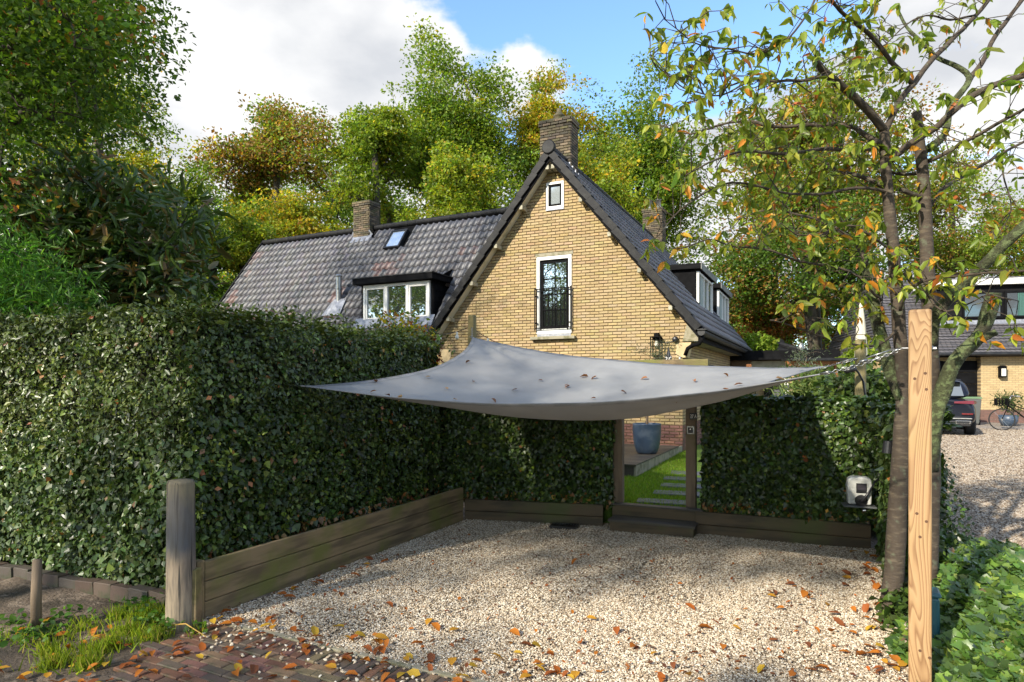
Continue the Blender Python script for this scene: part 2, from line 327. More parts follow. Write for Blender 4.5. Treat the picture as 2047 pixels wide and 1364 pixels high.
def gravel_mat(name, k, tn):
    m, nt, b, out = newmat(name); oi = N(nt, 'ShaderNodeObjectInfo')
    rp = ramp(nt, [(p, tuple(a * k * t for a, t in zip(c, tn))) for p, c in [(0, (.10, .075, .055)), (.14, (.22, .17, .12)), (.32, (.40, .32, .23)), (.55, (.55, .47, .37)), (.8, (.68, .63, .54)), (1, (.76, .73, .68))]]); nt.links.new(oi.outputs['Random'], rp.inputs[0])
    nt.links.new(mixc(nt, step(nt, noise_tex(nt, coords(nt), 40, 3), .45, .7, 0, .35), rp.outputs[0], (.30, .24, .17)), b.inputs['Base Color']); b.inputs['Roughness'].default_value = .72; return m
m_stone = gravel_mat('gravel_stone', 1.0, (1, .95, .86)); m_stone_shaded = gravel_mat('shaded_drive_stone', .62, (1, .93, .86))  # drive stones darkened in colour in place of shade on the drive
def gravel_ground(name, c1, c2, c3):
    m, nt, b, out = newmat(name); v = coords(nt)
    vo = N(nt, 'ShaderNodeTexVoronoi'); vo.inputs['Scale'].default_value = 42; nt.links.new(v, vo.inputs['Vector'])
    sp = N(nt, 'ShaderNodeSeparateXYZ'); nt.links.new(vo.outputs['Color'], sp.inputs[0])
    rp = ramp(nt, [(.1, c1), (.5, c2), (.9, c3)]); nt.links.new(sp.outputs[0], rp.inputs[0])
    nt.links.new(rp.outputs[0], b.inputs['Base Color']); b.inputs['Roughness'].default_value = .9
    inv = N(nt, 'ShaderNodeMath', operation='SUBTRACT'); inv.inputs[0].default_value = 1; nt.links.new(vo.outputs['Distance'], inv.inputs[1]); bump(nt, b, inv.outputs[0], .8, .02); return m
m_gravelbed = gravel_ground('gravel_bed', (.10, .075, .05), (.22, .18, .13), (.34, .29, .22))
m_drivebed = gravel_ground('drive_gravel_bed', (.17, .135, .105), (.29, .24, .19), (.40, .35, .29))
m_soil = MAT('dark_soil', (.11, .08, .055), .95, (.05, .038, .024), 3, .45, .65, 40, 1, .02, c3=(.22, .17, .125), sc3=7, lo3=.5, hi3=.68)
m_lawn = MAT('lawn_soil', (.10, .17, .015), .95, (.14, .22, .02), 6, bsc=60, bst=.8, bd=.02)

def brickwall_mat(name, scale, c1, c2, mort):
    m, nt, b, out = newmat(name)
    br = N(nt, 'ShaderNodeTexBrick'); br.inputs['Scale'].default_value = 1; br.inputs['Brick Width'].default_value = .21; br.inputs['Row Height'].default_value = .07; br.inputs['Mortar Size'].default_value = .006; br.inputs['Color1'].default_value = (*c1, 1); br.inputs['Color2'].default_value = (*c2, 1); br.inputs['Mortar'].default_value = (*mort, 1)
    tc = N(nt, 'ShaderNodeTexCoord'); s = N(nt, 'ShaderNodeSeparateXYZ'); nt.links.new(tc.outputs['Object'], s.inputs[0]); cb = N(nt, 'ShaderNodeCombineXYZ'); nt.links.new(s.outputs[0], cb.inputs[0]); nt.links.new(s.outputs[2], cb.inputs[1]); nt.links.new(cb.outputs[0], br.inputs['Vector'])
    nt.links.new(br.outputs['Color'], b.inputs['Base Color']); b.inputs['Roughness'].default_value = .85; bump(nt, b, br.outputs['Fac'], -.6, .01); return m
m_nbrick = brickwall_mat('pale_brickwork', 1, (.50, .37, .19), (.40, .29, .14), (.2, .15, .09))

# ------------------------------------------------------------------ ground
def sheet(name, pts, z, mat, sub=0, amp=0, nsc=1.0, kind='structure'):
    """a ground sheet; z is a number or a function of x, y"""
    zf = z if callable(z) else (lambda x, y: z)
    me = bpy.data.meshes.new(name)
    if sub:
        (x0, y0), (x1, y1) = pts; V = []; Fc = []
        nx, ny = sub
        for j in range(ny + 1):
            for i in range(nx + 1):
                x = x0 + (x1 - x0) * i / nx; y = y0 + (y1 - y0) * j / ny
                V.append((x, y, zf(x, y) + amp * noise.fractal(Vector((x * nsc, y * nsc, 3.3)), 1, 2, 3)))
        Fc = [(j * (nx + 1) + i, j * (nx + 1) + i + 1, (j + 1) * (nx + 1) + i + 1, (j + 1) * (nx + 1) + i) for j in range(ny) for i in range(nx)]
        me.from_pydata(V, [], Fc); me.polygons.foreach_set('use_smooth', np.ones(len(me.polygons), bool))
    else:
        me.from_pydata([(x, y, zf(x, y)) for x, y in pts], [], [tuple(range(len(pts)))])
    me.materials.append(mat); me.update(); o = link(name, me); o['kind'] = kind; return o
sheet('ground', [(-400, -300), (400, -300), (400, 600), (-400, 600)], -.10, m_soil)
A = Vector((-.63, 8.43, 0)); P0 = Vector((-2.36, 4.885, 0)); C0 = Vector((3.9, 6.9, 0)); S0 = Vector((1.15, 8.03, 0)); S1 = Vector((2.2, 7.62, 0))
E0 = Vector((-2.155, 4.782, 0))                       # where the gravel meets the paving, running along G
def verge_z(x, y):
    return -.012 + .05 * max(0, min(1, (-x - 2.6) / 1.2)) * max(0, min(1, (y - 4.0) / 1.2))
sheet('verge_soil', [(-9, 2.2), (-2.0, 6.4)], verge_z, m_soil, (140, 90), .035, 2.6)
sheet('gravel_bed', [P0 + D * -.15 - G * .1, E0 + D * -.02, E0 + G * 6 - D * .02, C0 + G * .3, S1 + D * .3, S0 + D * .3, A + D * .2 - G * .1], .004, m_gravelbed) if False else None
gp = [P0 - D * .2 + G * .0, E0 - D * .0, E0 + G * 5.4, C0 + G * .3 + D * .1, S1 + D * .3, S0 + D * .3, A + D * .1 - G * .05]
sheet('gravel_bed', [(p.x, p.y) for p in gp], -.004, m_gravelbed)
def lawn_z(x, y):
    p = Vector((x, y, 0)); return .25 + .016 * max(0, (y - 8.2)) if y < 13 else .33
sheet('lawn', [(-.4, 7.5), (9.5, 16.5)], lambda x, y: lawn_z(x, y) if x < .42 * y + 1.6 and (Vector((x, y, 0)) - S0).dot(Vector((.365, .93, 0))) > .05 and (Vector((x, y, 0)) - C0).dot(Vector((.44, .9, 0))) > .05 else -.07, m_lawn, (90, 90), .012, 3)
def drive_z(x, y): return .06 + .24 * max(0, min(1, (y - 3.2) / 6.0))
sheet('neighbour_drive', [(2.6, 2.0), (40, 40)], lambda x, y: drive_z(x, y) if x > .40 * y + 1.65 and (x - y * .437 / .9 > 1.4) else -.075, m_drivebed, (150, 150), .02, .8)

def gn_scatter(name, pts, rad, mat, parent=None, sq=(1, 1, .65), rnd=(.55, 1.25)):
    """countless stones: one point per stone, a small stone on each point"""
    me = bpy.data.meshes.new(name); me.from_pydata([tuple(p) for p in pts], [], []); o = link(name, me, parent); o['kind'] = 'stuff'
    g = bpy.data.node_groups.new(name, 'GeometryNodeTree')
    g.interface.new_socket('Geometry', in_out='INPUT', socket_type='NodeSocketGeometry'); g.interface.new_socket('Geometry', in_out='OUTPUT', socket_type='NodeSocketGeometry')
    L = g.links.new; gi = g.nodes.new('NodeGroupInput'); go = g.nodes.new('NodeGroupOutput')
    ico = g.nodes.new('GeometryNodeMeshIcoSphere'); ico.inputs['Radius'].default_value = rad; ico.inputs['Subdivisions'].default_value = 2
    nz = g.nodes.new('ShaderNodeTexNoise'); nz.inputs['Scale'].default_value = .75 / rad; nz.inputs['Detail'].default_value = 1
    sb = g.nodes.new('ShaderNodeVectorMath'); sb.operation = 'SUBTRACT'; sb.inputs[1].default_value = (.5, .5, .5); L(nz.outputs['Color'], sb.inputs[0])
    scl = g.nodes.new('ShaderNodeVectorMath'); scl.operation = 'SCALE'; scl.inputs['Scale'].default_value = rad * 1.5; L(sb.outputs[0], scl.inputs[0])
    sp = g.nodes.new('GeometryNodeSetPosition'); L(ico.outputs[0], sp.inputs[0]); L(scl.outputs[0], sp.inputs['Offset'])
    sm = g.nodes.new('GeometryNodeSetMaterial'); sm.inputs['Material'].default_value = mat; L(sp.outputs[0], sm.inputs[0])
    ip = g.nodes.new('GeometryNodeInstanceOnPoints'); L(gi.outputs[0], ip.inputs['Points']); L(sm.outputs[0], ip.inputs['Instance'])
    rr = g.nodes.new('FunctionNodeRandomValue'); rr.data_type = 'FLOAT_VECTOR'; rr.inputs[0].default_value = (-.5, -.5, 0); rr.inputs[1].default_value = (.5, .5, 6.28)
    L(rr.outputs[0], ip.inputs['Rotation'])
    rs = g.nodes.new('FunctionNodeRandomValue'); rs.data_type = 'FLOAT_VECTOR'; rs.inputs[0].default_value = (rnd[0] * sq[0], rnd[0] * sq[1], rnd[0] * sq[2]); rs.inputs[1].default_value = (rnd[1] * sq[0] * 1.3, rnd[1] * sq[1] * .9, rnd[1] * sq[2]); rs.inputs['Seed'].default_value = 5
    L(rs.outputs[0], ip.inputs['Scale']); L(ip.outputs[0], go.inputs[0])
    md = o.modifiers.new('stones', 'NODES'); md.node_group = g; return o

def inside(poly, x, y):
    r = np.zeros(len(x), bool); n = len(poly)
    for i in range(n):
        x1, y1 = poly[i]; x2, y2 = poly[(i + 1) % n]
        c = ((y1 > y) != (y2 > y)) & (x < (x2 - x1) * (y - y1) / (y2 - y1 + 1e-12) + x1); r ^= c
    return r
gpoly = [((p).x, (p).y) for p in [P0 + G * .03 - D * .1, E0 + G * .12, E0 + G * 5.4, C0 + G * .3, S1 + D * .2, S0 + D * .2, A + G * .02]]
n = 700000
x = RNG.uniform(-2.6, 4.6, n); y = RNG.uniform(2.6, 8.8, n)
keep = inside(gpoly, x, y) & (np.abs(x) < .84 * y) & (RNG.random(n) < np.clip(1.1 - .13 * (y - 3.6), .4, 1) * np.clip([1.05 + 1.1 * noise.noise(Vector((a * 1.1, b * 1.1, 2))) + .5 * noise.noise(Vector((a * 3.1, b * 3.1, 2))) for a, b in zip(x, y)], .45, 1))
x, y = x[keep], y[keep]
z = np.array([.012 * noise.noise(Vector((a * 1.3, b * 1.3, 0))) for a, b in zip(x, y)]) + RNG.uniform(-.004, .010, len(x))
gn_scatter('gravel', np.stack([x, y, z], 1), .0066, m_stone)
n = 70000
y = 4.2 + 17 * RNG.random(n) ** 1.5; x = y * RNG.uniform(.62, .84, n); z = np.array([drive_z(a, b) + .02 * noise.fractal(Vector((a * .8, b * .8, 3.3)), 1, 2, 3) for a, b in zip(x, y)]) + RNG.uniform(-.002, .01, n)
gn_scatter('drive_gravel', np.stack([x, y, z], 1), .0125, m_stone_shaded)
# loose stones that rolled onto the paving
q = [E0 + G * random.uniform(-.1, 2.6) - D * (abs(random.gauss(0, .22)) + .0) for _ in range(240)]
gn_scatter('loose_gravel', [(p.x, p.y, .012) for p in q], .011, m_stone)

# ------------------------------------------------------------------ brick paving: every brick a piece
pav = sheet('brick_paving', [tuple((E0 + G * a - D * b).xy) for a, b in ((-.12, .0), (3.6, .0), (3.6, 1.6), (-.4, 1.6), (-.35, .7))], -.012, m_soil)
PB = [(.16, .075, .045), (.19, .095, .055), (.13, .075, .05), (.22, .14, .08), (.115, .085, .06), (.17, .13, .07), (.10, .07, .055), (.21, .10, .075)]
def brickmesh(name, l, w, h, col, mat):
    mb = MB(); e = .006
    V = [(-l / 2, -w / 2, -h), (l / 2, -w / 2, -h), (l / 2, w / 2, -h), (-l / 2, w / 2, -h), (-l / 2, -w / 2, -e), (l / 2, -w / 2, -e), (l / 2, w / 2, -e), (-l / 2, w / 2, -e),
         (-l / 2 + e, -w / 2 + e, 0), (l / 2 - e, -w / 2 + e, 0), (l / 2 - e, w / 2 - e, 0), (-l / 2 + e, w / 2 - e, 0)]
    mb.raw(V, [(0, 1, 5, 4), (1, 2, 6, 5), (2, 3, 7, 6), (3, 0, 4, 7), (4, 5, 9, 8), (5, 6, 10, 9), (6, 7, 11, 10), (7, 4, 8, 11), (8, 9, 10, 11)], col)
    return mb.mesh(name, mat)
pmesh = [brickmesh('paving_brick', .196, .072, .05, c, m_rbrick) for c in PB]
def pave(s, t, rot):
    p = E0 + G * s - D * t; o = link('brick', random.choice(pmesh), pav)
    o.location = (p.x, p.y, .006 + random.uniform(-.004, .004) + .006 * noise.noise(Vector((p.x * 2, p.y * 2, 0)))); o.rotation_euler = (random.gauss(0, .018), random.gauss(0, .018), -GA + rot + random.gauss(0, .012))
for i in range(36): pave(-.02 + .0765 * i, .135, math.pi / 2)
for r_ in range(17):
    t = .275 + .077 * r_; off = .1 * (r_ % 2)
    for i in range(-2, 14):
        s = i * .201 + off + random.uniform(-.004, .004)
        if s > -.02 - .18 * max(0, .5 - t) + .14 * math.sin(t * 9) * .6: pave(s, t, 0)
kb = MB(); 
for i in range(5): kb.bar(E0 + G * (-.1 + .9 * i) + Z * -.02, E0 + G * (-.1 + .9 * i + .89) + Z * -.02, .05, .06)
o = kb.build('edging_strip', m_conc, pav, bevel=.006)

# ------------------------------------------------------------------ timber retaining walls
def plank_wall(name, label, a, b, heights, th, mat, posts=0, nail=True, top=None):
    a = Vector(a); b = Vector(b); d = (b - a); L = d.length; rz = math.atan2(d.y, d.x)
    e = tag(empty(name, a, rz), label, 'retaining wall', 'timber edging of the parking bay')
    z = -.03
    for i, h in enumerate(heights):
        mb = MB(); mb.bx(0, L, 0, th, z + .003, z + h - .003); o = mb.build('plank', mat, e, bevel=.006); o.location = (0, random.uniform(-.004, .004), 0); z += h
    return e
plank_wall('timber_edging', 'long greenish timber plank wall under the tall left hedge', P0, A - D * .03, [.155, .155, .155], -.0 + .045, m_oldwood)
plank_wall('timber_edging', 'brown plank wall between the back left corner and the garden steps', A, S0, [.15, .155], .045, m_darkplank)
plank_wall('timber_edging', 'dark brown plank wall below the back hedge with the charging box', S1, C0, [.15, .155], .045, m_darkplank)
# squared end post next to the bollard
e = MB(); e.box(0, 0, .2, .07, .07, .5); o = e.build('timber_post', m_oldwood, bevel=.008, loc=P0 - D * .04 - G * .03); o.rotation_euler[2] = -GA
tag(o, 'short dark square post ending the plank wall beside the round bollard', 'post')
# bollard
bl = tag(empty('timber_bollard', (-2.47, 4.74, 0)), 'weathered round timber bollard at the corner of the left hedge', 'bollard')
mb = MB(); mb.tube([(0, 0, -.05), (0.0, 0, .02), (.0, 0, .3), (.0, .0, .7), (.0, .0, 1.06), (0, 0, 1.083)], [.104, .104, .102, .098, .094, .086], 28, wob=.035); mb.build('post_body', m_bollard, bl, smooth=True)
mb = MB(); mb.box(.105, .02, .19, .05, .11, .46, taper=.8); mb.build('side_batten', m_oldwood, bl, bevel=.01)
# edging blocks under the front hedge
eb = tag(empty('hedge_edging', (-2.72, 5.08, .0)), 'row of old brick edging blocks below the front of the tall left hedge', 'edging'); eb.rotation_euler[2] = math.atan2(.8, -1.99)
bm_ = [brickmesh('edging_block', .21, .1, .12, c, m_rbrick) for c in [(.085, .055, .04), (.10, .07, .05), (.075, .06, .048)]]  # block colours darkened for the shadow under the hedge
for i in range(19):
    o = link('block', random.choice(bm_), eb); o.location = (.1 + .215 * i, random.uniform(-.01, .01), .13 + random.uniform(-.012, .012)); o.rotation_euler = (random.gauss(0, .04), random.gauss(0, .04), random.gauss(0, .03))
# old stake
mb = MB(); mb.tube([(0, 0, -.1), (0, 0, .25), (.01, 0, .52)], [.035, .034, .03], 10, wob=.05); tag(mb.build('wooden_stake', m_greypost, smooth=True, loc=at(72, 1262, 4.62)), 'dark wooden stake standing in the shaded soil at the left edge', 'stake')

# ------------------------------------------------------------------ steps, gate posts, deck, lawn path
st = tag(empty('garden_steps', (1.2, 7.80, 0), -math.atan2(.4, .9)), 'two low wooden steps with ribbed treads up to the garden gate', 'steps')
SW = 1.0
mb = MB(); mb.bx(0, SW, 0, .04, -.03, .115); mb.build('riser', m_darkplank, st, bevel=.004)
mb = MB(); mb.bx(-.05, SW + .06, .30, .34, .09, .262); mb.build('riser', m_darkplank, st, bevel=.004)
for s in (0.0, SW - .04):
    mb = MB(); mb.bx(s, s + .04, .043, .298, -.03, .113); mb.build('side_board', m_darkplank, st, bevel=.004)
for i in range(2):
    mb = MB(); y0 = -.025 + .166 * i
    mb.bx(-.02, SW + .02, y0, y0 + .16, .118, .136)
    for k in range(11): mb.bx(-.02, SW + .02, y0 + .006 + .0142 * k, y0 + .013 + .0142 * k, .1355, .1425)
    mb.build('tread', m_deck, st)
mb = MB(); mb.bx(-.06, SW + .07, .27, .40, .265, .285); mb.build('tread', m_deck, st, bevel=.003)
GB = .25
def gate_post(px, Y, label):
    X = (px - CX) / F * Y; mb = MB(); mb.box(0, 0, (2.0 + GB) / 2 - .05, .12, .12, 2.0 - GB + .1); o = mb.build('gate_post', m_greypost, bevel=.008, loc=(X, Y, 0)); o.rotation_euler[2] = -GA * .9; return tag(o, label, 'post', 'posts of the garden gate')
gl = gate_post(1237, 8.2, 'square wooden gate post left of the steps'); gr = gate_post(1382, 7.86, 'square wooden gate post carrying the house number and intercom')
mb = MB(); mb.bar((gl.location.x - .2, gl.location.y + .08, 2.03), (gr.location.x + .19, gr.location.y - .08, 2.03), .13, .15); tag(mb.build('gate_lintel', m_oldwood, bevel=.008), 'rough wooden beam lying across the two gate posts', 'beam')
def text(name, body, size, loc, rz, mat, parent=None, ext=.002):
    c = bpy.data.curves.new(name, 'FONT'); c.body = body; c.size = size; c.align_x = 'CENTER'; c.align_y = 'CENTER'; c.extrude = ext; c.materials.append(mat)
    o = bpy.data.objects.new(name, c); COL.objects.link(o); o.location = loc; o.rotation_euler = (R(90), 0, rz)
    bpy.context.view_layer.update(); me = bpy.data.meshes.new_from_object(o.evaluated_get(bpy.context.evaluated_depsgraph_get())); me.name = name
    COL.objects.unlink(o); bpy.data.objects.remove(o); o = link(name, me, parent, loc); o.rotation_euler = (R(90), 0, rz)
    return o
rzp = -GA * .9
fr = Vector((math.sin(rzp), -math.cos(rzp), 0)); sd = Vector((math.cos(rzp), math.sin(rzp), 0))
sg = tag(empty('house_number_sign', gr.location * 1 + fr * .075 + sd * .035 + Z * 1.405, rzp), 'small black sign with white 27 A on the right gate post', 'number sign')
mb = MB(); mb.box(0, 0, 0, .092, .01, .082); mb.build('plate', m_dark, sg, bevel=.003); t = text('lettering', '27 A', .05, (0, -.0065, -.002), 0, m_letter, sg, .001); t.scale = (.78, 1.25, 1)
ic = tag(empty('intercom', gr.location + fr * .075 + sd * .0 + Z * 1.235, rzp), 'square silver framed intercom on the right gate post', 'intercom')
mb = MB(); mb.box(0, 0, 0, .09, .02, .1); mb.build('frame', m_steel, ic, bevel=.006); mb = MB(); mb.box(0, -.011, 0, .062, .01, .07); mb.build('face', m_dark, ic, bevel=.003); mb = MB(); mb.box(0, -.0175, .012, .012, .004, .012); mb.build('camera_eye', m_chrome, ic)
# stepping stones
for i, (px, py, w, d, lab) in enumerate([(1322, 1003, .62, .30, 'large wet grey stepping slab directly behind the gate'), (1352, 986, .62, .32, 'second grey stepping slab from the gate in the lawn'), (1362, 971, .60, .32, 'third grey stepping slab from the gate'), (1364, 957, .58, .32, 'fourth grey stepping slab from the gate'), (1375, 945, .55, .32, 'farthest grey stepping slab beside the right gate post')]):
    Y = F * (H - .27) / (py - HY)
    Y = F * (H - lawn_z(0, Y) - .02) / (py - HY); p = at(px, py, Y)
    mb = MB(); mb.box(0, 0, 0, w, d, .06); o = mb.build('stepping_stone', m_slate, bevel=.008, loc=(p.x, p.y, lawn_z(p.x, p.y) + .0)); o.rotation_euler[2] = -.30; tag(o, lab, 'stepping stone', 'stepping stones in the lawn')

# house frame
O = Vector((.855, 14.78, 0))
house = tag(empty('house', O, -GA), 'yellow brick house with a steep dark tiled gable and side wing', 'house')
def hw(u, v, z): return O + G * u + D * v + Z * z
# deck in front of the house wall
dk = tag(empty('garden_deck', hw(0, 0, 0), -GA), 'low dark wooden deck carrying the big blue pot', 'deck')
DV0 = -3.55; DU1 = 3.0
for i in range(24):
    mb = MB(); mb.bx(-.6, DU1, DV0 + .146 * i, DV0 + .146 * i + .14, .47, .496); mb.build('board', m_deck, dk, bevel=.003)
mb = MB(); mb.bx(-.6, DU1 - .04, DV0 + .02, DV0 + .06, .30, .468); mb.build('front_skirt', m_deck, dk)
mb = MB(); mb.bx(DU1 - .035, DU1, DV0 + .02, .3, .30, .468); mb.build('side_skirt', m_conc, dk)
# pot with olive tree
pp = at(1293, 907, 11.95); pot = tag(empty('plant_pot', (pp.x, pp.y, .497)), 'large round blue glazed pot standing on the wooden deck', 'pot')
mb = MB(); mb.lathe([(0, 0), (.15, 0), (.19, .02), (.225, .12), (.25, .26), (.262, .42), (.264, .535), (.268, .55), (.262, .565), (.246, .56), (.24, .53), (.23, .46), (0, .46)], 40); mb.build('bowl', m_pot, pot, smooth=True)
mb = MB(); mb.lathe([(0, .475), (.238, .475), (.24, .468)], 24); mb.build('potting_soil', m_soil, pot)

# ------------------------------------------------------------------ the house
WV = .35                                              # wall plane behind the verge
ZE, ZR, UE = 2.98, 7.28, 3.4
K = (ZR - ZE) / UE
def roof_z(u): return ZR - K * abs(u)
YB = [(.385, .280, .138), (.40, .29, .146), (.37, .27, .132), (.415, .305, .160), (.362, .26, .128), (.39, .29, .150), (.345, .25, .124), (.40, .295, .140)]
RB = [(.20, .085, .06), (.17, .08, .06), (.23, .11, .08), (.15, .07, .055)]
CB = [(.11, .085, .05), (.13, .10, .06), (.075, .06, .04), (.155, .115, .07), (.09, .08, .04), (.06, .05, .033)]
holes = [(-.46, .44, 2.99, 4.86), (-.215, .245, 5.96, 6.61)]
gw = MB(); hi = .09
prof = [(-3.0, .2), (3.0, .2), (3.0, 2.72), (3.19, 2.72), (3.19, roof_z(3.19) - hi - .02), (0, ZR - hi - .1), (-3.19, roof_z(3.19) - hi - .02), (-3.19, 2.72), (-3.0, 2.72)]
# wall backing built in strips round the two openings
def strip_wall(mb, u0, u1, z0, z1):
    n = max(1, int((z1 - z0) / .35))
    for i in range(n):
        a = z0 + (z1 - z0) * i / n; b = z0 + (z1 - z0) * (i + 1) / n
        def lim(z): return min(3.0 if z < 2.7 else 3.2, max(.0, (ZR - .2 - z) / K))
        l0, l1 = lim(a), lim(b); q0, q1 = max(u0, -l0), min(u1, l0); r0, r1 = max(u0, -l1), min(u1, l1)
        if q1 > q0: mb.prism([(q0, a), (q1, a), (max(r0, min(r1, r1)), b), (min(r0, r1), b)], WV + .008, WV + .25)
strip_wall(gw, -3.2, -.46, .2, 4.86); strip_wall(gw, .44, 3.2, .2, 4.86); strip_wall(gw, -.46, .44, .2, 2.99); strip_wall(gw, -3, 3, 4.86, 5.96)
strip_wall(gw, -2, -.215, 5.96, 6.61); strip_wall(gw, .245, 2, 5.96, 6.61); strip_wall(gw, -1, 1, 6.61, 7.0)
wall = gw.build('gable_wall', m_mortar, house)
def bricks_on(poly_test, u0, u1, z0, z1, cl, ch, palf):
    """stretcher bond: yields u, z, length for each brick that fits the outline"""
    out = []; r = 0; z = z0
    while z < z1:
        u = u0 - (cl / 2 if r % 2 else 0)
        while u < u1:
            a, b = u + .003, u + cl - .004
            seg = poly_test(z + ch / 2)
            for s0, s1 in seg:
                c0, c1 = max(a, s0), min(b, s1)
                if c1 - c0 > .03: out.append(((c0 + c1) / 2, z + ch / 2, c1 - c0, palf(z)))
            u += cl
        r += 1; z += ch
    return out
def gable_seg(z):
    l = 3.0 if z < 2.72 else min(3.0 + .03 * (1 + (z - 2.72) // .07), 3.19)
    l = min(l, (ZR - hi - .06 - z) / K)
    if l <= .05: return []
    segs = [(-l, l)]
    for h in holes:
        if h[2] < z < h[3] or (h[2] > 2.9 and h[2] < 3 and 2.9 < z < 2.99 and False):
            segs = [(-l, h[0] - .01), (h[1] + .01, l)] if l > h[1] else []
    if 4.86 < z < 4.93: segs = [(-l, -.5), (.48, l)]
    return segs
def jc(c, j=.055):
    k = 1 + random.gauss(0, j); return (c[0] * k, c[1] * k * (1 + random.gauss(0, .03)), c[2] * k * (1 + random.gauss(0, .06)))
CH, CL = .0695, .215
gb = bricks_on(gable_seg, -3.3, 3.3, .28, 7.1, CL, CH, lambda z: random.choice(RB) if z < .84 else random.choice(YB))
def brick_box(l, h, d, col):
    mb = MB(); e = .0032; x, zz = l / 2, h / 2
    mb.raw([(-x, 0, -zz), (x, 0, -zz), (x, 0, zz), (-x, 0, zz), (-x + e, -d, -zz + e), (x - e, -d, -zz + e), (x - e, -d, zz - e), (-x + e, -d, zz - e)],
           [(4, 5, 6, 7), (0, 1, 5, 4), (1, 2, 6, 5), (2, 3, 7, 6), (3, 0, 4, 7)], col); return mb
# the 300 that show largest are pieces of their own: those nearest the camera and clear of the sail
vis = [b for b in gb if b[2] > .2 and b[1] > 2.45 and b[3] in YB]
vis.sort(key=lambda b: (hw(b[0], WV, b[1]) - Vector((0, 0, H))).length)
single = set(id(b) for b in vis[:300])
gmesh = [brick_box(CL - .007, CH - .015, .02, jc(c, .04)).mesh('wall_brick', m_brick) for c in YB + YB]
rest = MB()
for b in gb:
    d = WV + .008 + random.uniform(-.002, .003); zz = b[1] + random.gauss(0, .0022)
    if id(b) in single:
        o = link('brick', random.choice(gmesh), wall); o.location = (b[0], d, zz); o.rotation_euler[1] = random.gauss(0, .009)
    else:
        t = brick_box(b[2] - .002, CH - .014, .02, jc(b[3])); rest.raw([(x + b[0], y + d, z + zz) for x, y, z in t.v], t.f, t.c[0])
rest.build('gable_bricks', m_brick, house)['kind'] = 'stuff'
# right-hand wall of the main house, set back under the eave
sw = MB(); sw.bx(2.75, 2.985, WV + .26, 11.4, .2, 2.75); sw.build('side_wall', m_mortar, house)
sb_ = bricks_on(lambda z: [(.36, 8.28)], .3, 8.4, .28, 2.72, CL, CH, lambda z: random.choice(RB) if z < .84 else random.choice(YB))
rest = MB()
for b in sb_:
    t = brick_box(b[2] - .002, CH - .014, .02, jc(b[3])); rest.raw([(2.985 - y, x + b[0], z + b[1]) for x, y, z in t.v], t.f, t.c[0])
rest.build('side_wall_bricks', m_brick, house)['kind'] = 'stuff'
# roof deck of the main gable
rd = MB(); th = .10
rd.prism([(0, ZR - .045), (UE - .02, ZE - .045), (UE - .02, ZE - .045 - th), (0, ZR - .045 - th * 1.5)], .05, 11.4)
rd.prism([(0, ZR - .045), (-UE + .02, ZE - .045), (-UE + .02, ZE - .045 - th), (0, ZR - .045 - th * 1.5)], .05, 11.4)
roof = rd.build('roof', m_black, house)
for s in (-1, 1):
    mb = MB()
    a0, a1 = (.0, ZR - .20), (s * 3.22, ZR - .20 - K * 3.22)
    mb.prism([a0, a1, (a1[0], a1[1] - .028), (a0[0], a0[1] - .028)], .085, WV - .002); mb.build('soffit_board', m_soffit, house)
    mb = MB(); mb.prism([(0, ZR - .03), (s * (UE - .03), ZR - .03 - K * (UE - .03)), (s * (UE - .03), ZR - .03 - K * (UE - .03) - .2), (0, ZR - .27)], .046, .08); mb.build('barge_board', m_black, house)
    for k in range(5):
        uu = s * (.12 + .68 * k); zz = ZR - .235 - K * abs(uu)
        mb = MB(); mb.box(uu - s * .05, .2, zz - .015, .085, .27, .10, M=None); mb.build('purlin_end', m_purlin, house, bevel=.006)
# pantile: an S profile with a lip at the lower edge
TW, TL, TE = .212, .365, .318
def tile_mb(col, n=9):
    mb = MB(); V = []
    pf = []
    for fx, z in ((0, -.004), (.05, .014), (.12, .034), (.22, .046), (.32, .044), (.42, .030), (.50, .010), (.56, -.004), (.75, -.008), (.97, -.004), (1.0, -.02)): pf.append((fx * TW, z))
    n = len(pf)
    for y, lift in ((0, .036), (TL, .0)):
        for x, z in pf: V.append((x, y, z + lift))
    for x, z in pf: V.append((x, 0, z + .036 - .030))
    Fc = [(i, i + 1, n + i + 1, n + i) for i in range(n - 1)] + [(2 * n + i, 2 * n + i + 1, i + 1, i) for i in range(n - 1)]
    mb.raw(V, Fc, col); return mb
TG = [(.080, .080, .090), (.092, .090, .098), (.068, .069, .077), (.105, .102, .108), (.086, .079, .084)]
TRED = [(.135, .088, .084), (.125, .09, .088), (.16, .092, .082)]; TORANGE = (.42, .10, .05)
tmesh_g = [tile_mb(c).mesh('tile', m_tile, True) for c in TG]; tmesh_r = [tile_mb(c).mesh('tile', m_tile, True) for c in TRED]; tmesh_o = tile_mb(TORANGE).mesh('tile', m_tile, True)
def slope_frame(origin, along, up):
    along = along.normalized(); up = up.normalized(); nn = along.cross(up).normalized(); return Matrix(((along.x, up.x, nn.x, origin.x), (along.y, up.y, nn.y, origin.y), (along.z, up.z, nn.z, origin.z), (0, 0, 0, 1)))
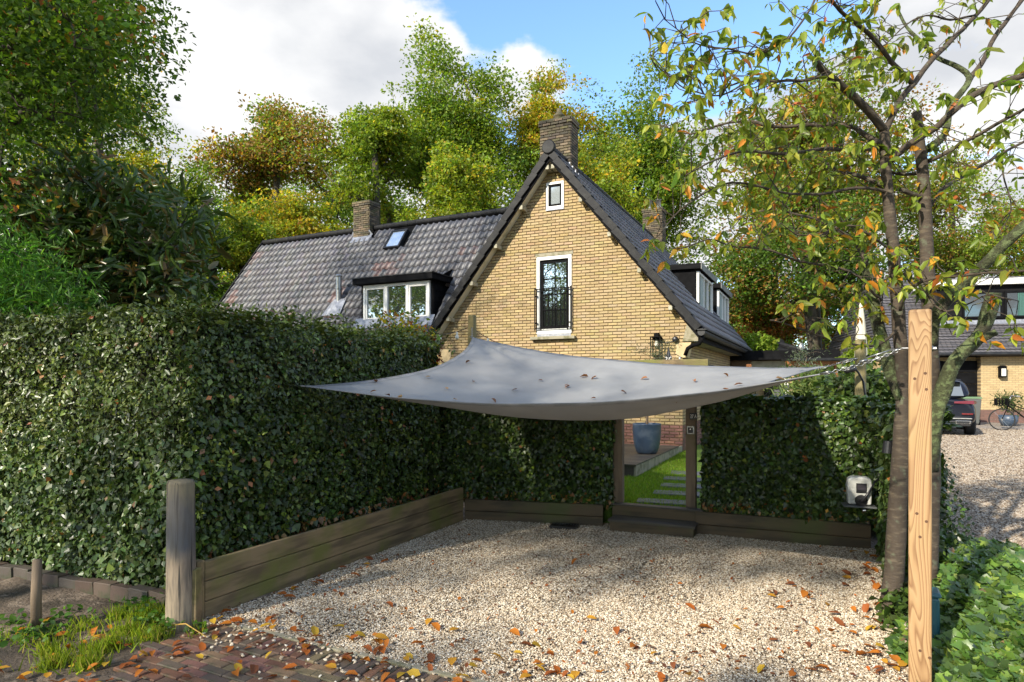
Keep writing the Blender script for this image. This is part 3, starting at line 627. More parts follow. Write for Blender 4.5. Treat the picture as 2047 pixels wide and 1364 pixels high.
def lay_tiles(M, L, S, skip, singles, parent, rest_name, host, redness):
    """courses of tiles on a slope: L along the eave, S up the slope; the 'singles' become pieces, the rest one mesh"""
    cand = []
    for j in range(int(S / TE)):
        for i in range(int(L / TW)):
            x, y = i * TW, j * TE
            if skip(x + TW / 2, y + TE / 2): continue
            cand.append((x, y))
    W = host.matrix_world if False else Matrix.Translation(O) @ Matrix.Rotation(-GA, 4, 'Z')
    cand.sort(key=lambda c: -singles(c) if singles else 0)
    mb = MB(); k = 0
    for x, y in cand:
        rn = redness(x, y) + random.uniform(-.12, .12)
        pool = tmesh_o if (rn > .50 and random.random() < .10) else (random.choice(tmesh_r) if rn > .40 else random.choice(tmesh_g))
        Mt = M @ Matrix.Translation((x, y, random.uniform(-.003, .004))) @ Matrix.Rotation(random.gauss(0, .012), 4, 'Z')
        if singles and k < 300 and singles(x and (x, y) or (x, y)) > 0:
            o = link('roof_tile', pool, parent); o.matrix_local = Mt; k += 1
        else:
            col = TORANGE if pool is tmesh_o else (random.choice(TRED) if rn > .40 else random.choice(TG)); col = jc(col, .14)
            t = tile_mb(col); mb.raw([Mt @ Vector(p) for p in t.v], t.f, col)
    o = mb.build(rest_name, m_tile, parent if parent.parent is None else parent.parent, smooth=True); o['kind'] = 'stuff'
# right slope of the main roof (seen at a glancing angle)
MR = slope_frame(Vector((UE, .16, ZE)), Vector((0, 1, 0)), Vector((-UE, 0, ZR - ZE)))
SL = math.hypot(UE, ZR - ZE)
def skip_r(x, y):
    v = .16 + x; z = ZE + y / SL * (ZR - ZE)
    return (4.6 < v < 7.35 or 8.5 < v < 11.2) and 3.98 < z < 5.0 or v > 11.35 or (v < 1.5 and v > .95 and z > 7.0)
lay_tiles(MR, 11.2, SL - .05, skip_r, None, roof, 'right_slope_tiles', house, lambda x, y: 0)
# verge tiles, one by one, up both edges, and the ridge
for s in (-1, 1):
    n = 17; ln = SL / n
    for i in range(n):
        f0 = i / n; f1 = (i + 1.06) / n
        a = Vector((s * UE * (1 - f0), 0, ZE + (ZR - ZE) * f0)); b = Vector((s * UE * (1 - min(f1, 1)), 0, ZE + (ZR - ZE) * min(f1, 1)))
        up = (b - a).normalized(); nn = Vector((s * (ZR - ZE), 0, UE)).normalized()
        mb = MB(); off = .035 + .01
        V = [a + nn * (off + .022), b + nn * (off - .004), b + nn * (off - .17), a + nn * (off + .03 - .17)]
        mb.raw([p + Vector((0, -.012, 0)) for p in V] + [p + Vector((0, .03, 0)) for p in V], [(0, 1, 2, 3), (7, 6, 5, 4), (0, 4, 5, 1), (1, 5, 6, 2), (2, 6, 7, 3), (3, 7, 4, 0)])
        V = [a + nn * (off + .022), b + nn * (off - .004), b + nn * (off - .034), a + nn * (off - .008)]
        mb.raw([p + Vector((0, .032, 0)) for p in V] + [p + Vector((0, .17, 0)) for p in V], [(0, 1, 2, 3), (7, 6, 5, 4), (0, 4, 5, 1), (1, 5, 6, 2), (2, 6, 7, 3), (3, 7, 4, 0)])
        mb.build('verge_tile', m_verge, roof, bevel=.006)
def ridge(parent, p0, p1, n, r=.12):
    d = (Vector(p1) - Vector(p0)) / n
    for i in range(n):
        a = Vector(p0) + d * i; b = a + d * 1.04
        mb = MB(); pts = [a, a + d * .12, a + d * .13, b]; mb.tube([p - Z * .03 for p in pts], [r * 1.06, r * 1.06, r, r * .97], 14); mb.build('ridge_tile', m_verge, parent, smooth=False)
ridge(roof, (0, .02, ZR + .02), (0, 11.4, ZR + .02), 28)
mb = MB(); mb.tube([(0, -.05, ZR + .03), (0, -.03, ZR + .03), (0, .03, ZR + .03)], [.145, .165, .165], 20); mb.build('ridge_end_cap', m_verge, roof, bevel=.006)
# eave: gutter, soffit and outlet pipe
gt = MB(); gt.tube([(UE + .06, -.1, ZE - .10), (UE + .06, 10.3, ZE - .10)], .075, 14); gt.build('gutter', m_zinc, house, smooth=False)
gt = MB(); gt.bx(UE - .02, UE + .17, -.13, 10.3, ZE - .06, ZE - .035); gt.build('gutter_lip', m_zinc, house)
gt = MB(); gt.tube([(UE + .06, .02, ZE - .14), (UE + .06, .02, ZE - .25), (UE - .0, .06, ZE - .33), (UE - .16, .14, ZE - .36), (UE - .27, .2, ZE - .42), (UE - .33, .24, ZE - .56)], .042, 12); gt.build('outlet_pipe', m_black, house, smooth=True)
gt = MB(); gt.bx(2.99, UE - .02, WV + .3, 10.6, ZE - .26, ZE - .24); gt.build('eave_soffit', m_conc, house)  # darker concrete colours stand in for shade and moss on the soffit
mb = MB(); mb.bx(UE - .03, UE - .008, .06, 10.6, ZE - .28, ZE - .07); mb.build('eave_fascia', m_black, house)
mb = MB(); mb.prism([(3.0, 2.722), (UE - .035, 2.722), (UE - .035, 2.92), (3.12, 3.2)], .30, WV + .02); mb.build('eave_return', m_conc, house)
for i in range(20):
    mb = MB(); mb.bx(UE - .12, UE - .03, .6 + .5 * i, .66 + .5 * i, ZE - .235, ZE - .17); mb.build('rafter_end', m_conc, house)  # same darker colours for shade and moss under the eave
for s in (-1, 1):
    mb = MB(); mb.prism([(s * 2.86, 2.37), (s * 3.10, 2.37), (s * 3.185, 2.70), (s * 2.86, 2.70)], WV - .03, WV + .22); mb.build('corbel', m_corbel, house, bevel=.01)
# windows
def framed(name, u0, u1, z0, z1, v, w, mat, parent, d=.07):
    mb = MB(); mb.bx(u0, u1, v, v + d, z1 - w, z1); mb.bx(u0, u1, v, v + d, z0, z0 + w); mb.bx(u0, u0 + w, v, v + d, z0 + w, z1 - w); mb.bx(u1 - w, u1, v, v + d, z0 + w, z1 - w); return mb.build(name, mat, parent)
fw = framed('tall_window', -.455, .435, 3.0, 4.84, WV - .02, .075, m_white, house, .12)
framed('sash', -.375, .355, 3.12, 4.76, WV + .03, .07, m_black, fw, .06)
for i in range(2):
    for j in range(4):
        u0 = -.302 + .297 * i; z0 = 3.195 + .374 * j
        mb = MB(); mb.bx(u0, u0 + .29, WV + .056, WV + .062, z0, z0 + .367); mb.build('pane', m_glass, fw)
mb = MB(); mb.bx(-.0135, .0035, WV + .035, WV + .054, 3.19, 4.69)
for j in range(3): mb.bx(-.304, .284, WV + .037, WV + .053, 3.555 + .374 * j, 3.578 + .374 * j)
mb.build('glazing_bar', m_black, fw)
mb = MB(); mb.bx(-.30, -.15, WV + .1, WV + .13, 3.2, 4.7); mb.build('curtain', m_curtain, fw)
mb = MB(); mb.bx(-.33, .31, WV - .0, WV + .027, 3.075, 3.115); mb.build('threshold', m_white, fw)
mb = MB(); mb.bx(-.49, .47, WV - .014, WV + .1, 4.85, 4.93); mb.build('lintel', m_conc, house, bevel=.004)
mb = MB(); mb.bx(-.58, .55, WV - .13, WV + .05, 2.86, 2.93); mb.build('window_sill', m_conc, house, bevel=.006)
mb = MB(); mb.bx(-.44, .42, WV - .02, WV + .1, 2.933, 2.998); mb.build('lead_apron', m_lead, house)
rl = MB(); ry = WV - .085
rl.bx(-.48, .455, ry - .012, ry + .012, 4.05, 4.075); rl.bx(-.48, .455, ry - .012, ry + .012, 3.12, 3.145)
for u in (-.47, .445): rl.bx(u - .012, u + .012, ry - .0115, ry + .0115, 3.08, 4.10)
for k in range(9): rl.bx(-.47 + .1015 * (k + .5) - .007 + .0, -.47 + .1015 * (k + .5) + .007, ry - .007, ry + .007, 3.145, 4.05)
for u in (-.44, .415):
    for z in (3.9, 3.25): rl.bx(u - .02, u + .02, ry + .012, WV - .021, z - .015, z + .015)
rl.build('balcony_railing', m_black, house)
aw = framed('attic_window', -.205, .24, 5.97, 6.60, WV - .02, .055, m_white, house, .1)
framed('sash', -.145, .18, 6.035, 6.54, WV - .008, .04, m_black, aw, .05)
mb = MB(); mb.bx(-.104, .139, WV + .02, WV + .026, 6.076, 6.499); mb.build('pane', m_glass2 if False else GLASS('attic_glass', (.14, .16, .14), .25), aw)
mb = MB(); mb.bx(-.21, .245, WV - .03, WV + .03, 5.93, 5.966); mb.build('lead_apron', m_lead, house)
# front chimney
def chimney(name, u0, u1, v0, v1, z0, z1, cap=True):
    mb = MB(); mb.bx(u0 + .01, u1 - .01, v0 + .01, v1 - .01, z0, z1 - .02); c = mb.build(name, m_mortar, house)
    br = MB(); ch = .068; nr = int((z1 - z0) / ch)
    for r in range(nr):
        z = z1 - (r + .5) * ch; g = .03 if r < 2 else 0
        for ax in (0, 1):
            for sgn in (0, 1):
                a0, a1 = (u0 - g, u1 + g) if ax == 0 else (v0 - g, v1 + g); q = a0 - (.105 if (r + ax) % 2 else 0)
                while q < a1:
                    c0, c1 = max(q, a0), min(q + .203, a1)
                    if c1 - c0 > .03:
                        t = brick_box(c1 - c0, ch - .012, .014, jc(random.choice(CB), .2)); m_ = (c0 + c1) / 2
                        for_ = [(x + m_, (y + v0 - g) if sgn == 0 else (v1 + g - y), zz + z) if ax == 0 else (((u1 + g - y) if sgn == 0 else (u0 - g + y)), x + m_, zz + z) for x, y, zz in t.v]
                        br.raw(for_, t.f, t.c[0])
                    q += .212
    br.build('chimney_bricks', m_brick, c)['kind'] = 'stuff'
    mb = MB(); mb.bx(u0 - .035, u1 + .035, v0 - .035, v1 + .035, z1 - .015, z1 + .02); mb.build('chimney_cap', MAT('mossy_cap', (.10, .09, .06), .95, (.07, .085, .02), 8), c)
    return c
c1 = chimney('chimney', -.60, .20, .9, 1.4, 6.3, 8.33)
mb = MB(); mb.lathe([(.12, 0), (.115, .05), (.10, .1), (.14, .13), (.15, .16), (.1, .2), (.06, .25), (.055, .33), (.0, .34)], 18, (-.2, 1.15, 8.35)); mb.build('chimney_pot', m_rust, c1, smooth=True)
for i in range(5):
    mb = MB(); u0 = .02 + .075 * i; mb.bx(u0, u0 + .10, .885, .9, roof_z(u0 + .05) - .10, roof_z(u0 + .05) + .13 - .01 * i); mb.build('flashing', m_lead, c1)
c2 = chimney('rear_chimney', -.25, .45, 9.7, 10.3, 6.6, 8.28)
for i in (0, 1):
    mb = MB(); mb.lathe([(.1, 0), (.1, .35), (.12, .36), (.0, .38)], 14, (-.05 + .3 * i, 10, 8.3)); mb.build('flue_pipe', m_steel, c2, smooth=True)
# ---- the side wing: its ridge runs along u
VR, ZRW, VE, ZEW = 3.4, 7.0, .40, 3.0
U0, U1 = -12.75, -1.5
def wing_z(v): return ZRW - (VR - v) * (ZRW - ZEW) / (VR - VE)
wd = MB(); wd.prism([(VE, ZEW - .05), (VR, ZRW - .05), (2 * VR - VE, ZEW - .05), (2 * VR - VE, ZEW - .2), (VR, ZRW - .2), (VE, ZEW - .2)], U0 + .02, -2.0, ax='x')
wroof = wd.build('wing_roof', m_black, house)
mb = MB(); mb.bx(U0 + .3, -3.0, VE + .35, 2 * VR - VE - .3, .2, ZEW + .1); mb.build('wing_wall', m_nbrick, house)
SWL = math.hypot(VR - VE, ZRW - ZEW)
MW = slope_frame(Vector((U0, VE, ZEW)), Vector((1, 0, 0)), Vector((0, VR - VE, ZRW - ZEW)))
def wuv(x, y): return U0 + x, VE + y / SWL * (VR - VE)
def skip_w(x, y):
    u, v = wuv(x, y); z = wing_z(v)
    if z > 7.02 - K * 0 and False: return True
    if -6.15 < u < -3.65 and .80 < v < 1.55: return True
    if -6.80 < u < -6.05 and 2.6 < v < 3.2: return True
    if -8.40 < u < -7.50 and v > 3.1: return True
    return u > -(ZR - z) / K + .05       # where the wing meets the main roof
def near_w(c):
    u, v = wuv(c[0], c[1]); z = wing_z(v); p = hw(u, v, z); X, Yp = proj(p)
    if Yp > 690 or z < 3.2: return 0
    if X > 860 + (672 - Yp) * .58 - 6: return 0
    return 100 - (p - Vector((0, 0, H))).length
def red_w(x, y):
    return .5 * noise.noise(Vector((x * .9, y * .55, 4.2))) + .28 * noise.noise(Vector((x * 2.2, y * 1.4, 9.2))) + (.22 if x < .3 else 0) + .06
lay_tiles(MW, U1 - U0, SWL - .08, skip_w, near_w, wroof, 'wing_tiles', house, red_w)
ridge(wroof, (U0 - .02, VR, ZRW + .03), (-2.5, VR, ZRW + .03), 32, .10)
mb = MB(); mb.bar((U0 - .02, VE - .02, ZEW + .03), (U0 - .02, VR, ZRW + .03), .05, .14, up=Vector((0, -4, 3))); mb.build('verge_strip', m_verge, wroof)
chimney('wing_chimney', -8.37, -7.72, 3.14, 3.65, 6.4, 7.86)
mb = MB(); mb.raw([(-8.50, 2.98, wing_z(2.98) + .055), (-7.60, 2.98, wing_z(2.98) + .055), (-7.60, 3.17, wing_z(3.17) + .06), (-8.50, 3.17, wing_z(3.17) + .06), (-8.40, 3.13, wing_z(3.17) + .2), (-7.70, 3.13, wing_z(3.17) + .2)], [(0, 1, 2, 3), (3, 2, 5, 4)]); mb.build('chimney_flashing', m_lead, house)
# wing dormer
dv = .84; du0, du1, dz0, dz1 = -6.18, -3.75, 3.52, 4.62
db = MB(); db.prism([(dv + .02, dz0), (dv + .02, dz1), (2.0, dz1), (2.0, wing_z(2.0)), (dv + .02, wing_z(dv) - .05)], du0 + .005, du1 - .005, ax='x'); dorm = db.build('dormer', m_blackwood, house)
for i in range(6):
    z0 = dz0 + .06 + .155 * i; v1 = VE + (z0 + .14 - ZEW) * (VR - VE) / (ZRW - ZEW)
    if v1 > dv + .06:
        mb = MB(); mb.prism([(dv + .05, z0), (v1 + .05, z0), (v1 + .1, z0 + .145), (dv + .05, z0 + .145)], du1 - .002, du1 + .016, ax='x'); mb.build('cladding_board', m_blackwood, dorm)
db = MB(); db.bx(du0 - .13, du1 + .13, dv - .22, 1.95, dz1 + .005, dz1 + .16); db.build('dormer_roof', m_blackwood, dorm, bevel=.006)
db = MB(); db.bx(du0 - .15, du1 + .15, dv - .24, 1.9, dz1 + .163, dz1 + .185); db.build('roof_edge', m_zinc, dorm)
wf = framed('dormer_window', du0 + .13, du1 - .06, dz0 + .03, dz1 - .02, dv - .06, .075, m_white, dorm, .08)
ww = (du1 - du0 - .19); xs = [du0 + .13 + .075, du0 + .13 + ww * .355, du0 + .13 + ww * .675, du1 - .06 - .075]
for x in xs[1:3]:
    mb = MB(); mb.bx(x - .045, x + .045, dv - .058, dv + .018, dz0 + .107, dz1 - .097); mb.build('mullion', m_white, wf)
for k, (a, b) in enumerate(zip(xs[:-1], xs[1:])):
    a += .045 if k else 0; b -= .045 if k < 2 else 0
    if k != 1: framed('sash', a + .003, b - .003, dz0 + .11, dz1 - .1, dv - .045, .045, m_white, wf, .05)
    mb = MB(); w_ = .046 if k != 1 else 0; mb.bx(a + w_, b - w_, dv - .01, dv - .004, dz0 + .11 + w_, dz1 - .1 - w_); mb.build('pane', m_glass, wf)
mb = MB(); mb.raw([(du0 - .15, .62, wing_z(.62) + .075), (du1 + .1, .62, wing_z(.62) + .075), (du1 + .1, dv - .03, wing_z(dv) + .09), (du0 - .15, dv - .03, wing_z(dv) + .09)], [(0, 1, 2, 3)]); mb.build('dormer_flashing', m_lead, dorm)
# skylight, lying on the slope
MS = slope_frame(Vector((-6.76, 2.67, wing_z(2.67))), Vector((1, 0, 0)), Vector((0, 3, 4)))
mb = MB(); w_, l_ = .62, .83
for b in ((0, w_, 0, .06), (0, w_, l_ - .06, l_), (0, .06, .062, l_ - .062), (w_ - .06, w_, .062, l_ - .062)): mb.bx(b[0], b[1], b[2], b[3], -.02, .11, M=MS)
sk = mb.build('skylight', m_zinc, wroof)
mb = MB(); mb.bx(.062, w_ - .062, .062, l_ - .062, .06, .08, M=MS); mb.build('pane', m_glass2, sk)
# metal flue with lead collar
fb = Vector((-7.42, 1.33, wing_z(1.33))); mb = MB(); mb.tube([fb - Z * .1, fb + Z * .42, fb + Z * .43, fb + Z * .47, fb + Z * .48, fb + Z * .86], [.085, .085, .105, .105, .085, .085], 16); fl = mb.build('roof_flue', m_steel, house, smooth=False)
mb = MB(); mb.tube([fb + Z * .80, fb + Z * .83, fb + Z * .87], [.105, .11, .08], 16); mb.build('flue_cowl', m_steel, fl)
MS2 = slope_frame(fb + Vector((0, -.30, -.4)), Vector((1, 0, 0)), Vector((0, 3, 4)))
mb = MB(); mb.raw([MS2 @ Vector(p) for p in [(-.35, -.05, .07), (.35, -.05, .07), (.27, .62, .07), (-.20, .62, .07), (0, .35, .15)]], [(0, 1, 4), (1, 2, 4), (2, 3, 4), (3, 0, 4)]); mb.build('lead_collar', m_lead, fl)
# right-hand dormers
def side_dormer(v0, v1, name='side_dormer'):
    uf = 2.56; z0, z1 = 3.95, 5.02
    uk = (ZR - z1) / K
    b = MB(); b.prism([(uf - .02, z0), (uf - .02, z1), (uk - .1, z1), (uk - .1, z1 - .1), (uf - .4, ZR - K * (uf - .4) - .1)], v0, v1); d = b.build(name, m_black, house)
    b = MB(); b.prism([(uf + .14, z1 + .003), (uf + .14, z1 + .15), (uk - .25, z1 + .17), (uk - .25, z1 + .02)], v0 - .12, v1 + .12); b.build('dormer_roof', m_blackwood, d)
    b = MB(); b.bx(uf + .141, uf + .16, v0 - .14, v1 + .14, z1 - .02, z1 + .16); b.build('fascia', MAT('grey_fascia', (.20, .20, .18), .5, (.13, .13, .11), 4), d)
    fr_ = MB(); w = .06; a0, a1 = v0 + .04, v1 - .04; zb, zt = z0 + .03, z1 - .05
    fr_.bx(uf - .015, uf + .06, a0, a1, zb, zb + w); fr_.bx(uf - .015, uf + .06, a0, a1, zt - w, zt)
    cuts = [a0, a0 + (a1 - a0) * .37, a0 + (a1 - a0) * .66, a1]
    for c in cuts: fr_.bx(uf - .014, uf + .059, max(a0, min(c - w / 2, a1 - w)), max(a0, min(c - w / 2, a1 - w)) + w, zb + w, zt - w)
    f_ = fr_.build('window_frame', m_white, d)
    for c, e_ in zip(cuts[:-1], cuts[1:]):
        b = MB(); b.bx(uf + .01, uf + .016, c + .04, e_ - .04, zb + w, zt - w); b.build('pane', m_glass, f_)
        if c == cuts[0]:
            b = MB(); b.bx(uf + .02, uf + .024, c + (e_ - c) * .45, e_ - .05, zb + w, zt - w); b.build('curtain', m_curtain, f_)
side_dormer(4.62, 7.25); side_dormer(8.55, 11.15)
mb = MB(); mb.bx(2.2, 2.26, 4.3, 4.36, 5.0, 5.05)
# lantern, spot, second number sign on the gable
def on_wall(u, z, v=WV): return hw(u, v - .008, z)
ln = tag(empty('wall_lantern', on_wall(2.45, 2.70), -GA), 'black open frame wall lantern on the yellow gable', 'wall lantern')
mb = MB(); mb.bx(-.05, .05, -.13, 0, .06, .22); mb.build('head', m_black, ln, bevel=.004)
mb = MB()
for u in (-.1, .1):
    for v in (-.2, -.02): mb.bx(u - .008, u + .008, v - .008, v + .008, -.27, .12)
mb.bx(-.108, .108, -.208, -.012, .12, .132); mb.bx(-.108, .108, -.208, -.012, -.28, -.268); mb.build('cage', m_black, ln)
mb = MB(); mb.lathe([(0, -.09), (.03, -.08), (.045, -.03), (.03, .03), (.018, .06)], 14, (0, -.08, 0)); mb.build('bulb', m_bulb, ln, smooth=True)
sp = tag(empty('round_spotlight', on_wall(2.85, 2.77), -GA), 'round black lamp on the gable beside the pale corbel', 'wall lamp')
mb = MB(); mb.tube([(0, -.01, 0), (0, -.05, 0), (0, -.10, 0), (0, -.115, 0)], [.055, .068, .06, .03], 18); mb.build('housing', m_dark, sp, smooth=True)
mb = MB(); mb.tube([(-.32, -.02, -.05), (-.2, -.025, -.065), (-.05, -.02, -.04)], .01, 8); mb.build('arm', m_dark, sp)
# loose finial and 27' sign that stand on the gate beam
gx = at(1340, 717, 8.0); sg2 = tag(empty('house_number_plate', (gx.x, gx.y + .1, gx.z), -GA), "black plate with white 27' above the gate beam", 'number sign')
mb = MB(); mb.box(0, 0, 0, .085, .012, .075); mb.build('plate', m_dark, sg2, bevel=.004); text('lettering', "27'", .065, (0, -.0075, 0), 0, m_letter, sg2, .001)
mb = MB(); mb.tube([(0, 0, .03), (0, 0, .07), (0, 0, .1), (.0, 0, .15)], [.03, .022, .012, .006], 10); mb.build('holder', m_dark, sg2)

# ------------------------------------------------------------------ plants: trees, hedges, shrubs
def skeleton(nodes, targets, order_from):
    """joins every leaf clump to the nearest wood already there, so limbs fork outwards; returns parents and radii"""
    P = [Vector(p) for p in nodes]; par = [i - 1 for i in range(len(nodes))]
    t = sorted(targets, key=lambda p: (Vector(p) - order_from).length)
    arr = np.zeros((len(nodes) + len(t), 3)); arr[:len(nodes)] = np.array([tuple(p) for p in nodes]); n = len(nodes)
    wt = np.zeros(len(arr)); 
    for p in t:
        pv = np.array(p); d = np.linalg.norm(arr[:n] - pv, axis=1) + .35 * np.maximum(0, arr[:n, 2] - pv[2]) + wt[:n]
        j = int(d.argmin()); arr[n] = pv; par.append(j); n += 1
    r = np.zeros(n); cnt = np.zeros(n)
    for i in range(n - 1, 0, -1):
        if cnt[i] == 0: cnt[i] = 1
        if par[i] >= 0: cnt[par[i]] += cnt[i]
    return arr[:n], par, cnt
def wood_mesh(name, arr, par, cnt, n0, r_tip, r_base, mat, parent, seed, bend=.12, sides=6, skip_trunk=False, exp=None):
    mb = MB(); rnd = random.Random(seed)
    ex = exp or math.log(r_base / r_tip) / math.log(max(cnt[0], 2)); rad = r_tip * cnt ** ex
    kids = {}
    if not skip_trunk: mb.tube([arr[i] for i in range(n0)], [max(rad[i], r_base * (1 - .55 * i / n0)) * (1.35 if i == 0 else 1) for i in range(n0)], 10, wob=.1)
    for i in range(n0, len(arr)):
        a, b = Vector(arr[par[i]]), Vector(arr[i]); L = (b - a).length
        m1 = a.lerp(b, .35) + Vector((rnd.gauss(0, 1), rnd.gauss(0, 1), rnd.gauss(.3, .6))) * L * bend * .6; m2 = a.lerp(b, .7) + Vector((rnd.gauss(0, 1), rnd.gauss(0, 1), rnd.gauss(.4, .6))) * L * bend * .6
        r1 = rad[i]; r0 = min(rad[par[i]] * .85, r1 * 1.5)
        mb.tube([a, m1, m2, b], [r0, (r0 + r1) / 2, r1, r1 * .7], sides if r1 > r_tip * 3 else 3, cap=False)
    return mb.build(name, mat, parent, smooth=True)
def leaf_clumps(centers, per, rad, flat, size, width, tmpl, palf, droop=0.0, up=.6, sizejit=.25, jit=.2):
    """per leaves about each centre; palf gives the palette of a clump from its place"""
    out = []
    for k, c in enumerate(centers):
        n = max(3, int(per * RNG.uniform(.6, 1.4))); pal = palf(c, k)
        off = RNG.normal(0, 1, (n, 3)); off /= np.maximum(1, np.linalg.norm(off, axis=1, keepdims=True) / 1.7)
        off *= np.array([rad, rad, rad * flat]) * .62
        P = np.array(c)[None] + off
        nr = RNG.normal(0, .7, (n, 3)); nr[:, 2] += up
        f = RNG.normal(0, .8, (n, 3)) + off / (rad + 1e-6) * .8; f[:, 2] -= droop
        tone = 1 + RNG.normal(0, .13)
        out.append(leaves_arrays(P, nr, f, size * np.clip(RNG.normal(1, sizejit, n), .4, 1.7), width, tmpl, pick(pal, n, jit) * tone))
    return merge(out)
G1, G2, G3, G4 = (.092, .165, .018), (.135, .210, .022), (.19, .25, .026), (.050, .098, .012)
YG, YE, OR, BR, RU = (.26, .29, .022), (.46, .33, .022), (.38, .17, .025), (.24, .15, .045), (.30, .10, .03)
def crown_points(n, c, r, seed, gap=.0, hollow=.25, nsc=.45, bottom=-1):
    rnd = random.Random(seed); out = []; t = 0; c = Vector(c); sd_ = Vector((seed * 3.7, seed * 1.3, 0))
    while len(out) < n and t < n * 60:
        t += 1
        d = Vector((rnd.gauss(0, 1), rnd.gauss(0, 1), rnd.gauss(0, 1))).normalized(); q = rnd.uniform(hollow, 1) ** .6
        lump = .95 + .62 * noise.noise(d * 1.9 + sd_) + .30 * noise.noise(d * 4.5 + sd_)
        if d.z < bottom: continue
        p = Vector((d.x * r[0], d.y * r[1], d.z * r[2])) * q * lump
        if gap and noise.noise((c + p) * nsc + sd_) < gap - .35: continue
        out.append(c + p)
    return out
def tree(name, label, base, top, crown_c, crown_r, clumps, per, clump_r, leaf, palf, trunk_r, seed, cat='tree', group=None, tmpl=KITE, width=.62, flat=.55, gap=.25, mat=None, bark=None, lean=(0, 0), pts=None, hollow=.25, r_tip=.012, droop=.15, bottom=-.75, up=.6, trunk_pts=None, forks=True):
    base = Vector(base); e = tag(empty(name, base), label, cat, group)
    P = pts if pts is not None else crown_points(clumps, crown_c, crown_r, seed, gap, hollow, bottom=bottom)
    P = [Vector(p) - base for p in P]
    rnd = random.Random(seed)
    if trunk_pts: nodes = [Vector(p) - base for p in trunk_pts]
    else:
        topp = Vector((crown_c[0] + lean[0], crown_c[1] + lean[1], top)) - base; nodes = []
        for i in range(9):
            f = i / 8; nodes.append(Vector((0, 0, -.1)).lerp(topp, f) + Vector((rnd.gauss(0, .1), rnd.gauss(0, .1), 0)) * (topp.length * .05) * (f > 0))
    arr, par, cnt = skeleton(nodes, P, nodes[len(nodes) // 2])
    wood_mesh('trunk', arr, par, cnt, len(nodes), r_tip, trunk_r, bark or m_bark, e, seed)
    cc = Vector(crown_c) - base
    def pf(c, k):
        return palf(((c[0] - cc.x) / crown_r[0], (c[1] - cc.y) / crown_r[1], (c[2] - cc.z) / crown_r[2]), rnd)
    V, T, C = leaf_clumps(P, per, clump_r, flat, leaf, width, tmpl, pf, droop, up)
    link('crown', np_mesh('crown', V, T, C, mat or m_leaf), e)
    return e
def mixpal(*pals):
    """palettes by height and chance"""
    def f(q, rnd):
        for cond, p in pals:
            if cond(q, rnd): return p
        return pals[-1][1]
    return f
green = [(G1, 2), (G2, 3), (G3, 2)]; dark = [(G4, 3), (G1, 3), (G2, 1)]; light = [(G2, 2), (G3, 3), (YG, 1)]; yg = [(G3, 2), (YG, 3), (YE, .6)]; yel = [(YE, 3), (YG, 2), (OR, .5)]; brown = [(BR, 3), (OR, .8), (G3, 1.4), (YG, .6)]; rust = [(RU, 2), (BR, 2), (OR, 1), (G2, 1)]
def fartree(name, label, px0, px1, pytop, pybot, Y, palf, seed, clumps=170, per=90, leaf=.17, trunkx=None, gap=.25, trunk_r=.28, depth=None, cr=None, ground=.0, **kw):
    """a tree beyond the house: its outline comes from where it stands and how tall it is"""
    X0, X1 = (px0 - CX) / F * Y, (px1 - CX) / F * Y; zt, zb = H + (HY - pytop) / F * Y, H + (HY - pybot) / F * Y
    rx = (X1 - X0) / 2; rz = (zt - zb) / 2; c = ((X0 + X1) / 2, Y, (zt + zb) / 2)
    bx = (trunkx - CX) / F * Y if trunkx else c[0]
    return tree(name, label, (bx, Y, ground), zb + (zt - zb) * .72, c, (rx, depth or rx * .8, rz), int(clumps * 2.1), int(per * .95), cr or min(rx, rz) * .235, leaf * .9, palf, trunk_r, seed, gap=gap, **kw)
TG_ = 'trees behind the house'
fartree('oak_tree', 'tall broad green oak directly left of the front chimney', 775, 1035, 92, 560, 37, mixpal((lambda q, r: r.random() < .12, yg), (lambda q, r: q[2] < -.35 and r.random() < .6, yg), (lambda q, r: r.random() < .5, green), (lambda q, r: True, light)), 11, 300, 95, .21, group=TG_, gap=.28)
fartree('oak_tree', 'open green oak with forked trunk seen between the wing chimney and the tallest oak', 655, 830, 165, 560, 33, mixpal((lambda q, r: r.random() < .25, yg), (lambda q, r: True, light)), 12, 120, 80, .19, group=TG_, gap=.42, trunkx=775)
fartree('oak_tree', 'brown topped oak left of the wing chimney', 425, 680, 188, 640, 35, mixpal((lambda q, r: q[2] > .1 and r.random() < .8, brown), (lambda q, r: r.random() < .28, yel), (lambda q, r: True, green)), 13, 230, 80, .20, group=TG_, gap=.40)
fartree('beech_tree', 'bright yellow and orange tree right behind the front chimney', 1000, 1190, 138, 560, 40, mixpal((lambda q, r: q[2] > .15 and r.random() < .75, yel), (lambda q, r: r.random() < .45, yg), (lambda q, r: True, light)), 14, 230, 95, .21, group=TG_, gap=.2)
fartree('beech_tree', 'yellow green tree right of the front chimney', 1085, 1270, 250, 640, 31, mixpal((lambda q, r: r.random() < .25, yel), (lambda q, r: r.random() < .6, yg), (lambda q, r: True, light)), 15, 170, 90, .17, group=TG_, gap=.2)
fartree('oak_tree', 'light green oak behind the ridge, left of the cherry branches', 1150, 1400, 150, 660, 40, mixpal((lambda q, r: r.random() < .2, yg), (lambda q, r: True, green)), 16, 300, 90, .22, group=TG_, gap=.18)
fartree('birch_tree', 'green birch between the beech branches and the brown oak', 235, 425, 225, 680, 27, mixpal((lambda q, r: r.random() < .15, yg), (lambda q, r: r.random() < .7, green), (lambda q, r: True, light)), 17, 210, 90, .14, group=TG_, gap=.25, width=.55)
